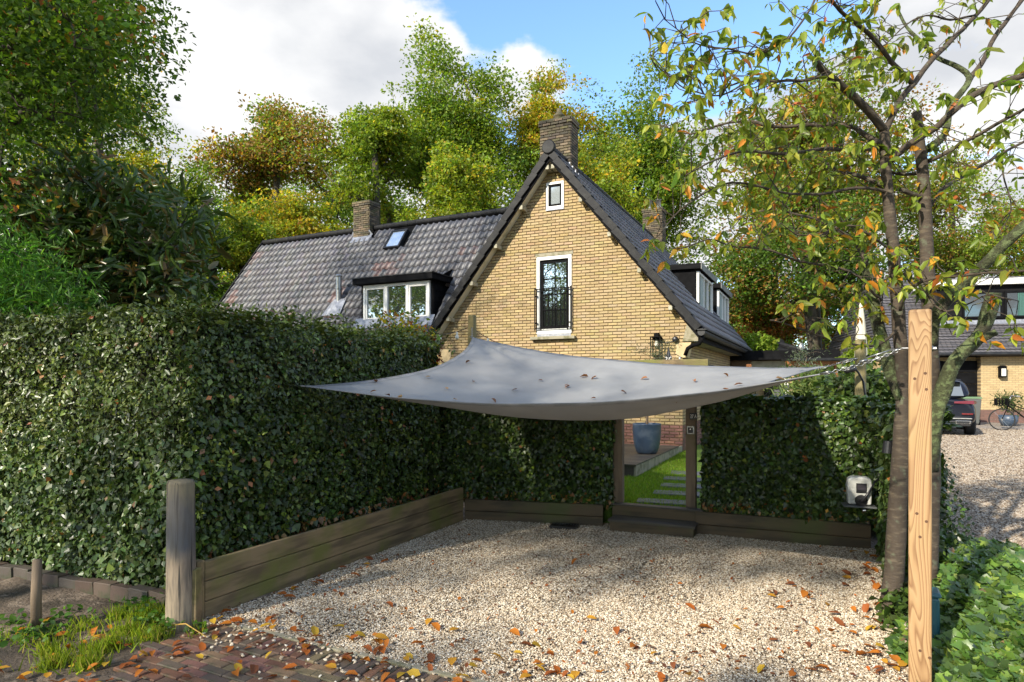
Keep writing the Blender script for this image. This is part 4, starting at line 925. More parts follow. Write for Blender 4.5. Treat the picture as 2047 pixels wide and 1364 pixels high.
fartree('yellow_tree', 'yellow leaved tree glowing through the beech branches at upper left', 60, 330, 120, 560, 22, mixpal((lambda q, r: r.random() < .6, [(YE, 2), (YG, 3), (G3, 1)]), (lambda q, r: True, light)), 18, 170, 80, .12, group=TG_, gap=.22)
fartree('dark_tree', 'dark green tree low behind the left end of the wing', 330, 520, 430, 740, 25, mixpal((lambda q, r: r.random() < .2, yg), (lambda q, r: True, dark)), 19, 130, 90, .14, group=TG_)
fartree('young_oak', 'yellow green young oak at the left verge of the wing', 420, 560, 440, 700, 24.5, mixpal((lambda q, r: r.random() < .6, yg), (lambda q, r: True, light)), 20, 110, 80, .13, group=TG_, gap=.3)
fartree('young_oak', 'yellow oak peeping over the wing ridge', 520, 690, 360, 620, 31, mixpal((lambda q, r: r.random() < .5, yel), (lambda q, r: True, yg)), 21, 100, 80, .16, group=TG_, gap=.3)
fartree('young_oak', 'lime green oak low over the wing ridge beside the gable', 830, 1010, 290, 600, 28, mixpal((lambda q, r: r.random() < .6, yg), (lambda q, r: True, light)), 22, 150, 85, .16, group=TG_, gap=.2)
fartree('oak_tree', 'brown leaved oak behind the cherry tree', 1440, 1790, 140, 560, 36, mixpal((lambda q, r: r.random() < .62, brown), (lambda q, r: True, light)), 23, 300, 80, .21, group=TG_, gap=.34, trunkx=1640)
fartree('oak_tree', 'dark green oak low behind the cherry trunk', 1420, 1790, 380, 680, 32, mixpal((lambda q, r: r.random() < .3, brown), (lambda q, r: True, dark)), 24, 200, 85, .18, group=TG_, gap=.34, trunkx=1638)
fartree('maple_tree', 'rust orange tree beside the right dormers', 1440, 1600, 540, 730, 38, mixpal((lambda q, r: r.random() < .75, rust), (lambda q, r: True, dark)), 25, 150, 85, .19, group=TG_, gap=.2)
fartree('oak_tree', 'thin green oak behind the neighbouring house roof', 1770, 2030, 290, 640, 40, mixpal((lambda q, r: r.random() < .35, brown), (lambda q, r: True, light)), 26, 170, 75, .2, group=TG_, gap=.42)
fartree('oak_tree', 'sparse oak at the right edge behind the neighbouring house', 1960, 2230, 330, 660, 44, mixpal((lambda q, r: r.random() < .35, brown), (lambda q, r: True, green)), 27, 130, 75, .22, group=TG_, gap=.42)
fartree('far_tree', 'dull green tree far behind the garden buildings', 1540, 1760, 520, 740, 48, mixpal((lambda q, r: r.random() < .35, rust), (lambda q, r: True, green)), 28, 110, 75, .24, group=TG_)
fartree('far_tree', 'dark tree far behind the left trees', 200, 470, 330, 760, 44, mixpal((lambda q, r: True, dark)), 29, 170, 75, .26, group=TG_)
fartree('far_tree', 'dark tree far behind the wing roof', 560, 860, 300, 700, 52, mixpal((lambda q, r: r.random() < .3, yg), (lambda q, r: True, green)), 30, 180, 75, .30, group=TG_)
fartree('far_tree', 'green tree far behind the left end of the wing', 360, 690, 330, 700, 47, mixpal((lambda q, r: r.random() < .3, yg), (lambda q, r: True, green)), 33, 110, 75, .28, group=TG_)
fartree('lime_shrub', 'bright lime green clipped shrub behind the flat garage roof', 1488, 1560, 668, 740, 24, mixpal((lambda q, r: True, [((.20, .28, .03), 2), (G3, 1)])), 31, 60, 90, .12, group='lime green shrubs behind the garden', cat='shrub', ground=.3, trunk_r=.06)
fartree('lime_shrub', 'lime green shrub between the garage and the round pole', 1672, 1740, 690, 800, 19, mixpal((lambda q, r: True, [((.20, .27, .03), 2), (G3, 1)])), 32, 60, 90, .10, group='lime green shrubs behind the garden', cat='shrub', ground=.3, trunk_r=.05)

# the big beech: trunk off the left edge, its drooping sprays fill the upper left corner and shade the verge
LIT = [(-2.3, 4.15, .5, .35, 0), (1.25, 5.1, 1.25, .66, 30), (-.35, 6.75, .6, .13, 57), (-2.75, 4.45, .75, .6, 0), (3.7, 4.2, .85, .9, 0), (-4.3, 5.2, .5, .4, 20), (1.9, 3.7, .5, .3, 20)]  # ground ellipses kept clear of crown clumps so that sun falls there
def sunlit(p, pad=0):
    """true where a clump would shut out one of the patches of sun on the ground"""
    k = p[2] / SUN_DIR.z; x, y = p[0] - SUN_DIR.x * k, p[1] - SUN_DIR.y * k
    for cx_, cy_, a, b, an in LIT:
        dx, dy = x - cx_, y - cy_; c_, s_ = math.cos(R(an)), math.sin(R(an)); u, v = dx * c_ + dy * s_, -dx * s_ + dy * c_
        if (u / (a + pad)) ** 2 + (v / (b + pad)) ** 2 < 1: return True
    return False
def house_lit(p):
    """true where a clump off to the left would throw its shade on the gable or the wing roof"""
    p = Vector(p); d = -SUN_DIR; t = ((O - p).dot(D) + WV) / d.dot(D)
    if t > 0:
        q = p + d * t; u = (q - O).dot(G)
        if abs(u) < 3.8 and 1.5 < q.z < 8.5: return True
        if -14 < u < -2 and 1.0 < q.z < 8: return RN2.random() < .75
    kc = Vector((-2.58, 5.12, 0)); fd = Vector((-1.99, .8, 0)).normalized(); nf = Vector((-.8, -1.99, 0)).normalized(); t = (kc - p).dot(nf) / d.dot(nf)
    if t > 0:
        q = p + d * t
        if -.2 < (q - kc).dot(fd) < 4.5 and 0 < q.z < 2.6: return RN2.random() < .75
    return False
RN2 = random.Random(77)
def keep_street(p):  # drops clumps of the unseen street trees to shape sun and shade
    k = p[2] / SUN_DIR.z; x, y = p[0] - SUN_DIR.x * k, p[1] - SUN_DIR.y * k
    if sunlit(p, .75): return False
    if inside(gpoly, np.array([x]), np.array([y]))[0]: return y > 4.7 or RN2.random() < .45
    if house_lit(p): return False
    if -8 < x < 12 and 1 < y < 22: return RN2.random() < (.05 if x > 3 else .25)
    return True
def beech_pts():
    rnd = random.Random(5); out = []; t = 0
    while len(out) < 1020 and t < 200000:
        t += 1
        if len(out) % 2:
            Y = rnd.uniform(5.5, 14.5); px = rnd.uniform(-90, 330); py = rnd.uniform(-120, 430); p = at(px, py, Y); X, z = p.x, p.z
        else: X = rnd.uniform(-17, -2.3); Y = rnd.uniform(1.5, 15); z = rnd.uniform(4.0, 17)
        px, py = CX + F * X / Y, HY - F * (z - H) / Y
        edge = 262 + 34 * math.sin(py * .03) if py < 200 else 265 - (py - 200) * .8
        low = 300 + 150 * noise.noise(Vector((px * .012, 1, 0))) + max(0, (140 - px)) * .5
        if px > edge - 38 or (py > low and px > -350): continue
        if ((X + 9) / 7.6) ** 2 + ((Y - 8.5) / 7) ** 2 + ((z - 9.5) / 8) ** 2 > 1: continue
        if noise.noise(Vector((X * .8, Y * .8, z * 1.4))) < (.02 if px > -60 else -.2) or (not len(out) % 2 and (sunlit((X, Y, z), .35) or house_lit((X, Y, z)))): continue
        out.append((X, Y, z))
    return out
tree('beech_tree', 'dark leaved beech whose drooping branches fill the upper left corner', (-9.6, 8.0, 0), 9, (-8, 9, 8), (5, 5, 5), 0, 120, .70, .062, mixpal((lambda q, r: r.random() < .05, yg), (lambda q, r: r.random() < .04, rust), (lambda q, r: r.random() < .7, [(G1, 2), ((.05, .10, .014), 2)]), (lambda q, r: True, [(G2, 2), (G1, 2)])), .34, 5, group=None, pts=beech_pts(), flat=.24, width=.6, r_tip=.006, droop=.5)

# unseen trees behind and left of the camera, added for pane reflections and bay shade
SH = 'unseen street trees for pane reflections and shade'
def street_tree(label, X, Y, zc, rx, rz, n, seed, per=95, leaf=.22, cr=1.0):
    P = [p for p in crown_points(n, (X, Y, zc), (rx, rx, rz), seed, .12, .05, bottom=-.8) if keep_street(p)]
    tree('street_tree', label, (X, Y, 0), zc, (X, Y, zc), (rx, rx, rz), n, per, cr, leaf, mixpal((lambda q, r: r.random() < .25, yg), (lambda q, r: True, green)), .3, seed, group=SH, pts=P)
STREET = [('green street tree mirrored in the left part of the dormer panes', -24, 4, 9.0, 6.5, 7.0, 300, 41),
          ('broad street tree mirrored in the tall gable window', -15, -5.5, 9.5, 6.0, 6.8, 280, 42),
          ('green street tree mirrored in the right part of the dormer panes', -10.5, -8, 10.0, 5.6, 6.6, 230, 43),
          ('yellowish street tree mirrored in the lower panes of the gable window', 1.5, -14, 10, 6.0, 6.5, 220, 44)]
for s_ in STREET: street_tree(*s_)

# ---- hedges
def hedge_face(o, ux, uy, nrm, n, size, pal, tmpl, bulge=.07, depth=.16, down=.6, width=.85, jit=.28, spread=.55, seed=0, ragged=.0, keepf=None):
    """leaves over a patch spanned by ux, uy from corner o, facing nrm"""
    o = np.array(o); ux = np.array(ux); uy = np.array(uy); nr = np.array(nrm, float); nr /= np.linalg.norm(nr)
    a = RNG.random(n); b = RNG.random(n)
    P = o + a[:, None] * ux + b[:, None] * uy
    if keepf is not None:
        k = keepf(a, b); P, a, b = P[k], a[k], b[k]; n = len(P)
    hb = np.array([bulge * (noise.noise(Vector((p[0] * 1.7, p[1] * 1.7, p[2] * 1.7 + seed))) + .6 * noise.noise(Vector((p[0] * 5, p[1] * 5, p[2] * 5 + seed)))) for p in P])
    dep = -depth * RNG.random(n) ** 1.6
    P = P + nr * (hb + dep + .02)[:, None] + RNG.normal(0, .012, (n, 3))
    nn = nr + RNG.normal(0, spread, (n, 3)); nn[:, 2] += .35
    f = RNG.normal(0, .7, (n, 3)); f[:, 2] -= down
    c = pick(pal, n, jit)
    patch = np.array([1 + .35 * noise.noise(Vector((p[0] * 2.2, p[1] * 2.2, p[2] * 2.2 + 7))) for p in P])[:, None]
    return leaves_arrays(P, nn, f, size * np.clip(RNG.normal(1, .28, n), .45, 1.7), width, tmpl, c * patch)
IV = [((.030, .058, .011), 3), ((.045, .080, .014), 3), ((.068, .108, .018), 1.6), ((.105, .15, .022), .6), ((.05, .07, .02), 1)]
IVL = [((.054, .092, .024), 3), ((.076, .12, .030), 3), ((.095, .130, .036), 1.6), ((.13, .17, .036), .6)]  # ivy colours lightened for the hedge faces that catch the light
IVD = [((.028, .053, .011), 3), ((.043, .076, .014), 3), ((.066, .106, .018), 1.5), ((.13, .18, .022), .7)]  # ivy colours darkened for the hedge faces in shade
LAUR = [((.060, .088, .018), 3), ((.085, .118, .024), 3), ((.12, .155, .030), 1.5), ((.165, .20, .036), .6), ((.22, .07, .03), .04)]
BROWNL = [((.30, .11, .03), 2), ((.22, .12, .05), 2), ((.35, .20, .04), 1)]
def hedge(name, label, faces, cores, parts, cat='hedge', stems=None):
    e = tag(empty(name, parts[0]), label, cat)
    mb = MB()
    for c in cores: mb.raw(*c)
    off = Vector(parts[0])
    mb.v = [tuple(Vector(p) - off) for p in mb.v]; mb.build('dark_core', m_core, e)  # solid dark block added inside the hedge to block light
    V, T, C = merge(faces); V = V - np.array(off)[None].astype(np.float32)
    link('foliage', np_mesh('foliage', V, T, C, m_ivy), e)
    return e
def block(a, b, depthv, z0, z1):
    a, b, d = Vector(a), Vector(b), Vector(depthv)
    V = [a + Z * z0, b + Z * z0, b + d + Z * z0, a + d + Z * z0, a + Z * z1, b + Z * z1, b + d + Z * z1, a + d + Z * z1]
    return V, [(0, 1, 2, 3), (4, 5, 6, 7), (0, 1, 5, 4), (1, 2, 6, 5), (2, 3, 7, 6), (3, 0, 4, 7)]
KC = Vector((-2.58, 5.12, 0)); FD = Vector((-1.99, .8, 0)).normalized(); NF = Vector((-FD.y, FD.x, 0)); NF = NF if NF.y < 0 else -NF
HT = 2.42; KE = KC + D * 3.655
faces = []
def front_mix(n, seed):
    lo = hedge_face(KC + Z * .12, FD * 6.0, Z * 1.25, NF, int(n * .92), .045, IVL, IVY, .06, .2, .9, .95, seed=seed)
    hi_ = hedge_face(KC + Z * 1.1, FD * 6.0, Z * (HT - 1.1), NF, int(n * 1.0), .047, LAUR, KITE, .09, .22, .2, .55, seed=seed)
    return [lo, hi_]
faces += front_mix(26000, 1)
faces.append(hedge_face(KC + Z * .36, D * 3.65, Z * 1.15, G, 20500, .045, IVD, IVY, .06, .2, .9, .95, seed=2))
faces.append(hedge_face(KC + Z * 1.2, D * 3.65, Z * (HT - 1.2 - .1), G, 22000, .045, IVD + LAUR[:2], KITE, .08, .22, .3, .6, seed=2))
faces.append(hedge_face(KC + Z * HT - G * 1.0, G * 1.04, D * 3.65 - Z * .10, Z, 7000, .06, LAUR, KITE, .09, .15, -.2, .55, seed=3))
faces.append(hedge_face(KC + Z * HT - NF * 0, FD * 6.0 , -NF * 1.0, Z, 8000, .06, LAUR, KITE, .09, .15, -.3, .55, seed=3))
faces.append(hedge_face(KC + Z * .36, D * 3.65, Z * .12, G, 500, .055, IV + BROWNL, IVY, .10, .02, 1.2, .9, seed=8))
faces.append(hedge_face(KC + Z * .3, D * 3.65, Z * 2.0, G, 170, .055, BROWNL, KITE, .07, .0, .6, .7, seed=5)); faces.append(hedge_face(KC + Z * .15, FD * 5, Z * 2.1, NF, 110, .055, BROWNL, KITE, .07, .0, .6, .7, seed=5))
# sprigs that stick out of the top
sprig = []
for i in range(260):
    p = KC + D * random.uniform(0, 4.1) - G * random.uniform(0, .7) if random.random() < .5 else KC + FD * random.uniform(0, 5.5) - NF * random.uniform(0, .6)
    p = p + Z * (HT + random.uniform(-.02, .06)); sprig.append(tuple(p))
shoots = []
for i in range(150):
    if random.random() < .55: b_ = KC + D * random.uniform(0, 4) + G * .05 + Z * random.uniform(.5, 2.3); o_ = G
    else: b_ = KC + FD * random.uniform(0, 5) + NF * .05 + Z * random.uniform(.3, 2.3); o_ = NF
    L_s = random.uniform(.05, .16); dr_ = (o_ + Z * random.uniform(-.6, .9) + D * random.uniform(-.5, .5)).normalized()
    shoots += [tuple(b_ + dr_ * L_s * k / 3) for k in range(4)]
faces.append(leaf_clumps(shoots, 3.4, .03, 1, .045, .55, KITE, lambda c, k: [((.12, .17, .03), 2), ((.08, .12, .022), 2), ((.17, .21, .04), 1)], .2))
faces.append(leaf_clumps(sprig, 9, .09, 1.0, .055, .5, KITE, lambda c, k: LAUR, -.4))
faces.append(hedge_face(KC + D * 3.65 + Z * .3 - G * .6, G * .6, Z * 2.0, D, 2200, .06, IVD, IVY, .05, .1))
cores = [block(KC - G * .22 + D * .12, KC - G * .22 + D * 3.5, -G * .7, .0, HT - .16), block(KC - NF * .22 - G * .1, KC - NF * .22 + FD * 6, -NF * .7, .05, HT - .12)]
hedge('tall_hedge', 'tall ivy and laurel hedge wrapping the left corner of the parking bay', faces, cores, [tuple(KC)])
HB = 1.60
def back_hedge(a, b, label, n, top=HB, seed=1, face=None):
    a, b = Vector(a), Vector(b); d = b - a; nr = Vector((d.y, -d.x, 0)).normalized(); up = Z
    th = -nr * .45; a2 = a + Z * .25
    fs = [hedge_face(a2, d, Z * (top - .25), nr, int(n * 1.55), .044, IVD, IVY, .05, .18, .9, .95, seed=seed),
          hedge_face(a + Z * top, d, th, Z, n // 4, .06, IV + [((.10, .15, .03), 1.0)], IVY, .05, .1, .0, .95, seed=seed),
          hedge_face(a2, d, Z * .15, nr, 350, .05, IV + BROWNL, IVY, .08, .02, 1.3, .9, seed=seed),
          hedge_face(a2, d, Z * (top - .3), nr, 70, .05, BROWNL, KITE, .05, .0, .6, .7, seed=seed),
          hedge_face(a2, th, Z * (top - .25), -d, 1300, .058, IVD, IVY, .04, .1), hedge_face(b + Z * .25, th, Z * (top - .25), d, 1300, .058, IVD, IVY, .04, .1)]
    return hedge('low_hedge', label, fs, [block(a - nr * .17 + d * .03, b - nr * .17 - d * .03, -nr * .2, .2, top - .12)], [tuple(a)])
nb = Vector((.365, .93, 0)).normalized()
back_hedge(A + nb * .06 - Vector((.42, -.16, 0)), S0 + nb * .08 + Vector((.08, -.03, 0)), 'ivy hedge under the sail between the back corner and the left gate post', 11500, seed=4)
back_hedge(S1 + D * .10 + G * .08, C0 + D * .06 + G * .1, 'ivy hedge with the pale charging box hanging in front', 13000, seed=6)
# right boundary: ivy hedge running from the back corner to the cherry trunk, with runners spilling over the drive
RE = C0 - D * 2.0 + G * .10
fs = [hedge_face(RE + Z * -.02, D * 2.05, Z * 1.55, -G, 9000, .062, IVL, IVY, .09, .2, .9, .95, seed=9),
      hedge_face(RE + Z * 1.5 + D * .8, D * 1.25, G * .45 + Z * .0, Z, 3000, .065, IV + [((.10, .15, .03), 1)], IVY, .08, .15, 0, .95, seed=9),
      hedge_face(RE + Z * .9, D * .9, G * .25 + Z * .0, Z, 1500, .065, IV, IVY, .15, .15, 0, .95, seed=9),
      hedge_face(RE + G * .16 + Z * .15, D * 2.05 + G * .3, Z * 1.35, G, 5000, .06, IV, IVY, .10, .25, .9, .95, seed=10),
      hedge_face(RE + Z * -.02, G * .2, Z * .95, -D, 3600, .065, IV + [((.10, .15, .03), .7)], IVY, .12, .2, .8, .95, seed=11)]
foot = []
for i in range(60):
    a_ = random.uniform(-.9, 2.6); r_ = random.uniform(.16, .42); foot.append((2.93 + r_ * math.cos(a_) * .9 + .05, 4.72 - r_ * math.sin(a_) * .5 + .05, random.uniform(.0, .34) * (1 - r_)))
fs.append(leaf_clumps(foot, 22, .11, .8, .058, .95, IVY, lambda c, k: IV + [((.11, .17, .03), 1)], .5))
run = []
for i in range(70):
    f_ = random.random(); p = RE + G * (.12 + .3 * f_ + random.uniform(0, .12)) + D * (2.0 * f_ - .1) + Z * random.uniform(.5, 1.2); q = G * random.uniform(.05, .35) - D * random.uniform(0, .2)
    for k in range(11): f = k / 10; run.append(tuple(p + q * f - Z * (.75 * f * f + .1 * f) + Vector((random.gauss(0, .015), random.gauss(0, .015), 0))))
P = np.array(run); n = len(P); nn = RNG.normal(0, .5, (n, 3)); nn[:, 1] -= .6; nn[:, 2] += .5; ff = RNG.normal(0, .5, (n, 3)); ff[:, 2] -= .7
fs.append(leaves_arrays(P, nn, ff, np.full(n, .045) * RNG.uniform(.6, 1.2, n), .7, KITE, pick(IV + [((.09, .14, .03), 1)], n)))
fs.append(hedge_face(RE + Z * .1, D * 2.3, Z * 1.3, -G, 50, .055, BROWNL, KITE, .07, .0, .6, .7, seed=5))
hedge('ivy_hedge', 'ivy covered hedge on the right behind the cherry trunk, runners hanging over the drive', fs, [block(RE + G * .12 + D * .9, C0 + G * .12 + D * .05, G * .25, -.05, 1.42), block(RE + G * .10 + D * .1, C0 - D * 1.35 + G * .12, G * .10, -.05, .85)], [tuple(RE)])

# ground ivy on the right
def mound_z(x, y):
    s = (Vector((x, y, 0)) - C0).dot(G)                # distance right of the bay edge
    return max(0, min(1, s / .35)) * (.10 + .28 * max(0, min(1, (y - 3.2) / 1.8))) * (1 - .55 * max(0, min(1, (s - .5) / 1.3))) + .02
NI = 37000
y = 2.6 + 3.1 * RNG.random(NI); x = y * np.where(np.arange(NI) < 29000, RNG.uniform(.60, .86, NI), RNG.uniform(.86, 1.35, NI)); s = (x - C0.x) * G.x + (y - C0.y) * G.y
edge = np.minimum(2.2, 1.75 - .33 * (y - 3.4) + .0 * x)
k = (s > .02 + .08 * np.sin(y * 7)) & (s < edge + .12 * np.sin(x * 9)); x, y, s = x[k], y[k], s[k]; n = len(x)
zz = np.array([mound_z(a, b) for a, b in zip(x, y)]) + RNG.uniform(-.05, .06, n)
nn = RNG.normal(0, .55, (n, 3)); nn[:, 2] += 1; nn[:, 1] -= .35
SIZ = np.clip(RNG.normal(.057, .020, n), .022, .10)
GI = [((.055, .11, .02), 3), ((.08, .148, .025), 3), ((.115, .185, .032), 1.6), ((.18, .25, .036), .6), ((.04, .075, .022), 1.5), ((.16, .10, .05), .06)]
V, T, C = leaves_arrays(np.stack([x, y, zz], 1), nn, RNG.normal(0, 1, (n, 3)), SIZ, .98, IVY5, pick(GI, n, .22))
iv = link('ground_ivy', np_mesh('ground_ivy', V, T, C, m_ivy)); tag(iv, 'thick carpet of glossy ivy at the lower right between bay and drive', 'ivy', kind='stuff')
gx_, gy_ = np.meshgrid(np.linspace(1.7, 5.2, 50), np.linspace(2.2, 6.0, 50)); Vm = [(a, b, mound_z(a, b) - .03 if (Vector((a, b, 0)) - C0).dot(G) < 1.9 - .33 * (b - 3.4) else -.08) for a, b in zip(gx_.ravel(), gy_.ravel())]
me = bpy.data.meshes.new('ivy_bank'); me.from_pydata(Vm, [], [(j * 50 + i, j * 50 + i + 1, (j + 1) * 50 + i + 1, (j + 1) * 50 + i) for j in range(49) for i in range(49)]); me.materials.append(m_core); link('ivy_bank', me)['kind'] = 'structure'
# teal box half hidden in the ivy
tb = tag(empty('utility_box', (2.70, 4.12, .0), -.5), 'teal plastic box half buried in the ivy beside the pine post', 'box')
mb = MB(); mb.box(0, 0, .22, .12, .16, .44, taper=.94); mb.build('box_body', m_teal, tb, bevel=.02); mb = MB(); mb.box(0, 0, .455, .135, .18, .03, taper=.9); mb.build('lid', m_teal, tb, bevel=.012)

# grass: lawn blades and the sunny tufts on the verge
n = 30000
y = 7.9 + 6 * RNG.random(n) ** .9; x = y * RNG.uniform(.165, .29, n); k = np.ones(n, bool)
Gd = (x - O.x) * G.x + (y - O.y) * G.y; Dd = (x - O.x) * D.x + (y - O.y) * D.y
k &= ~((Gd < DU1 + .02) & (Dd > DV0)) & (((x - S0.x) * .365 + (y - S0.y) * .93) > .15); x, y = x[k], y[k]; n = len(x)
P = np.stack([x, y, [lawn_z(a, b) for a, b in zip(x, y)]], 1); f = RNG.normal(0, .45, (n, 3)); f[:, 2] = 1; nn = RNG.normal(0, 1, (n, 3)); nn[:, 2] = 0
V, T, C = leaves_arrays(P, nn, f, RNG.uniform(.03, .06, n), .16, BLADE, pick([((.17, .29, .02), 3), ((.23, .32, .028), 2), ((.12, .21, .016), 2), ((.28, .27, .07), .6)], n))
link('lawn_grass', np_mesh('lawn_grass', V, T, C, m_grass))['kind'] = 'stuff'
P = []
tufts = [(295, 1228, .16, 520), (240, 1230, .10, 200), (110, 1325, .09, 300), (95, 1300, .06, 130), (175, 1325, .08, 220), (200, 1295, .10, 170), (310, 1268, .10, 220), (170, 1250, .14, 90), (40, 1275, .2, 90), (225, 1285, .05, 90), (130, 1275, .15, 70), (390, 1262, .07, 50), (255, 1258, .12, 240), (150, 1300, .3, 160), (250, 1280, .25, 120)]
for px, py, r_, m_ in tufts:
    Y = F * (H - .02) / (py - HY); c = at(px, py, Y)
    for _ in range(m_): P.append((c.x + random.gauss(0, r_ * .5), c.y + random.gauss(0, r_ * .45), 0))
P = np.array(P); k = (P[:, 0] < -2.05) & ~((np.abs(P[:, 0] + 2.47) < .12) & (np.abs(P[:, 1] - 4.74) < .12)); P = P[k]; n = len(P)
P[:, 2] = [verge_z(a, b) for a, b in P[:, :2]]
f = RNG.normal(0, .55, (n, 3)); f[:, 2] = 1; nn = RNG.normal(0, 1, (n, 3)); nn[:, 2] = .2
V, T, C = leaves_arrays(P, nn, f, RNG.uniform(.04, .13, n), .09, BLADE, pick([((.19, .26, .016), 3), ((.27, .33, .024), 2), ((.11, .16, .014), 2), ((.30, .27, .06), .9)], n))
link('verge_grass', np_mesh('verge_grass', V, T, C, m_grass))['kind'] = 'stuff'
P = []
for px, py, r_, m_ in [(280, 1215, .14, 90), (300, 1240, .1, 60), (60, 1275, .16, 60), (95, 1262, .1, 36), (20, 1255, .2, 50), (330, 1260, .08, 26), (400, 1258, .06, 16), (140, 1235, .2, 40)]:
    Y = F * (H - .03) / (py - HY); c = at(px, py, Y)
    for _ in range(m_): P.append((c.x + random.gauss(0, r_ * .6), c.y + random.gauss(0, r_ * .5), random.uniform(.02, .10)))
P = np.array(P); n = len(P); nn = RNG.normal(0, .5, (n, 3)); nn[:, 2] += 1
V, T, C = leaves_arrays(P, nn, RNG.normal(0, 1, (n, 3)), RNG.uniform(.03, .065, n), .8, LEAF, pick([((.07, .15, .02), 2), ((.10, .20, .03), 2), ((.05, .10, .03), 1)], n))
link('weeds', np_mesh('weeds', V, T, C, m_leaf))['kind'] = 'stuff'

# ---- shrubs above the left hedge
def shrub(name, label, pts, base, per, cr, leaf, width, pal, tmpl, mat, cat='shrub', flat=.9, droop=.1, up=.5, tr=.05, tip=.005):
    pts = [Vector(p) for p in pts]; b = Vector(base)
    cx_ = sum((p for p in pts), Vector()) / len(pts)
    return tree(name, label, b, cx_.z * .6, tuple(cx_), (1, 1, 1), 0, per, cr, leaf, (lambda q, r: pal) if not callable(pal) else pal, tr, 77, cat=cat, pts=pts, tmpl=tmpl, width=width, mat=mat, flat=flat, droop=droop, up=up, r_tip=tip)
rnd = random.Random(9); mg = []
while len(mg) < 190:
    px, py = rnd.uniform(-120, 390), rnd.uniform(320, 640); Y = rnd.uniform(8.2, 10.8)
    if ((px - 150) / 240) ** 2 + ((py - 520) / 190) ** 2 > 1 + .25 * noise.noise(Vector((px * .02, py * .02, 0))) : continue
    mg.append(at(px, py, Y))
shrub('magnolia', 'dark evergreen magnolia with long leathery leaves behind the left hedge', mg, (-6.4, 9.5, 0), 46, .34, .22, .27, [((.055, .105, .024), 3), ((.085, .145, .032), 2), ((.13, .11, .03), 1.0), ((.22, .12, .03), .5)], LEAF, m_gloss, up=.25, droop=-.2, tr=.12, tip=.012)
bam = []
while len(bam) < 120:
    px, py = rnd.uniform(-80, 160), rnd.uniform(458, 650); Y = rnd.uniform(6.6, 7.8)
    if py < 458 + max(0, px - 20) ** 1.25 * .28: continue
    bam.append(at(px, py, Y))
shrub('bamboo', 'bright green feathery bamboo at the left edge behind the hedge', bam, (-6.2, 7.2, 0), 46, .30, .115, .16, [((.10, .24, .035), 3), ((.15, .30, .045), 2), ((.07, .17, .03), 2)], KITE, m_leaf, droop=.9, up=.3, tip=.004)
sh = []
while len(sh) < 46:
    px, py = rnd.uniform(752, 858), rnd.uniform(640, 730)
    if ((px - 800) / 62) ** 2 + ((py - 700) / 60) ** 2 > 1: continue
    sh.append(at(px, py, rnd.uniform(8.6, 9.4)))
shrub('garden_shrub', 'yellow green shrub peeping over the hedge below the wing dormer', sh, (-1.8, 9, .2), 36, .2, .07, .55, lambda q, r: ([((.14, .21, .03), 3), (YE, 1), (OR, .6)] if r.random() < .8 else [(YE, 1), (RU, 1)]), KITE, m_leaf, tip=.004)
sh = [at(rnd.gauss(850, 9), rnd.uniform(682, 732), rnd.uniform(8.7, 9.2)) for _ in range(16)]
shrub('garden_shrub', 'small dark red shrub at the foot of the gable', sh, (-1.24, 9, .2), 30, .13, .07, .5, [((.12, .018, .02), 3), ((.20, .03, .025), 1)], KITE, m_leaf, tip=.003)
# olive tree in the blue pot: thin stem, grey leaves showing above the sail
ol = [pp + Vector((rnd.gauss(.15, .16), rnd.gauss(0, .15), rnd.uniform(1.55, 2.12) - .0)) for _ in range(34)]
tree('olive_tree', 'slender grey green olive tree growing in the blue pot', (pp.x, pp.y, .96), 2.2, (pp.x, pp.y, 2.4), (.4, .4, .4), 0, 26, .14, .045, lambda q, r: [((.14, .16, .10), 3), ((.20, .22, .15), 2), ((.09, .11, .06), 1)], .028, 8, pts=ol, width=.25, r_tip=.003, cat='olive tree', up=.2, bark=m_greypost)
ol = [at(rnd.gauss(1610, 14), rnd.uniform(700, 790), 12.5 + rnd.gauss(0, .15)) for _ in range(46)]
tree('olive_tree', 'grey green olive tree in front of the black shed boards', (7.2 * .8, 12.5, .3), 2.2, tuple(at(1610, 740, 12.5)), (.5, .5, .6), 0, 26, .17, .06, lambda q, r: [((.14, .17, .12), 3), ((.20, .23, .17), 2), ((.08, .11, .06), 1)], .03, 9, pts=ol, width=.25, r_tip=.003, cat='olive tree', up=.2, bark=m_greypost)
bs = [at(rnd.gauss(1622, 24), rnd.uniform(752, 830), 11.2 + rnd.gauss(0, .25)) for _ in range(70)]
shrub('bamboo_shrub', 'pale green narrow leaved bamboo shrub between the orange posts', bs, (5.3, 11.2, .3), 34, .2, .13, .16, [((.15, .20, .05), 3), ((.21, .25, .08), 2), ((.08, .13, .03), 2)], KITE, m_leaf, droop=-.6, up=.2, tip=.004)
im = []
while len(im) < 90:
    px, py = rnd.uniform(1672, 1800), rnd.uniform(735, 830)
    if py < 742 + abs(px - 1735) * .25: continue
    im.append(at(px, py, rnd.uniform(8.4, 9.6)))
shrub('ivy_shrub', 'dark ivy mass behind the round sail pole', im, (4.9, 9, .25), 46, .25, .07, .9, IV, IVY, m_ivy, cat='ivy', tip=.004)
gs = [at(rnd.gauss(1468, 16), rnd.uniform(790, 812), 11 + rnd.gauss(0, .2)) for _ in range(16)]
shrub('grass_clump', 'spiky green garden plant behind the hedge by the shed door', gs, (3.9, 11, .3), 24, .2, .22, .05, [((.05, .10, .03), 2), ((.09, .15, .05), 1)], KITE, m_leaf, cat='plant', droop=-1.0, tip=.003)

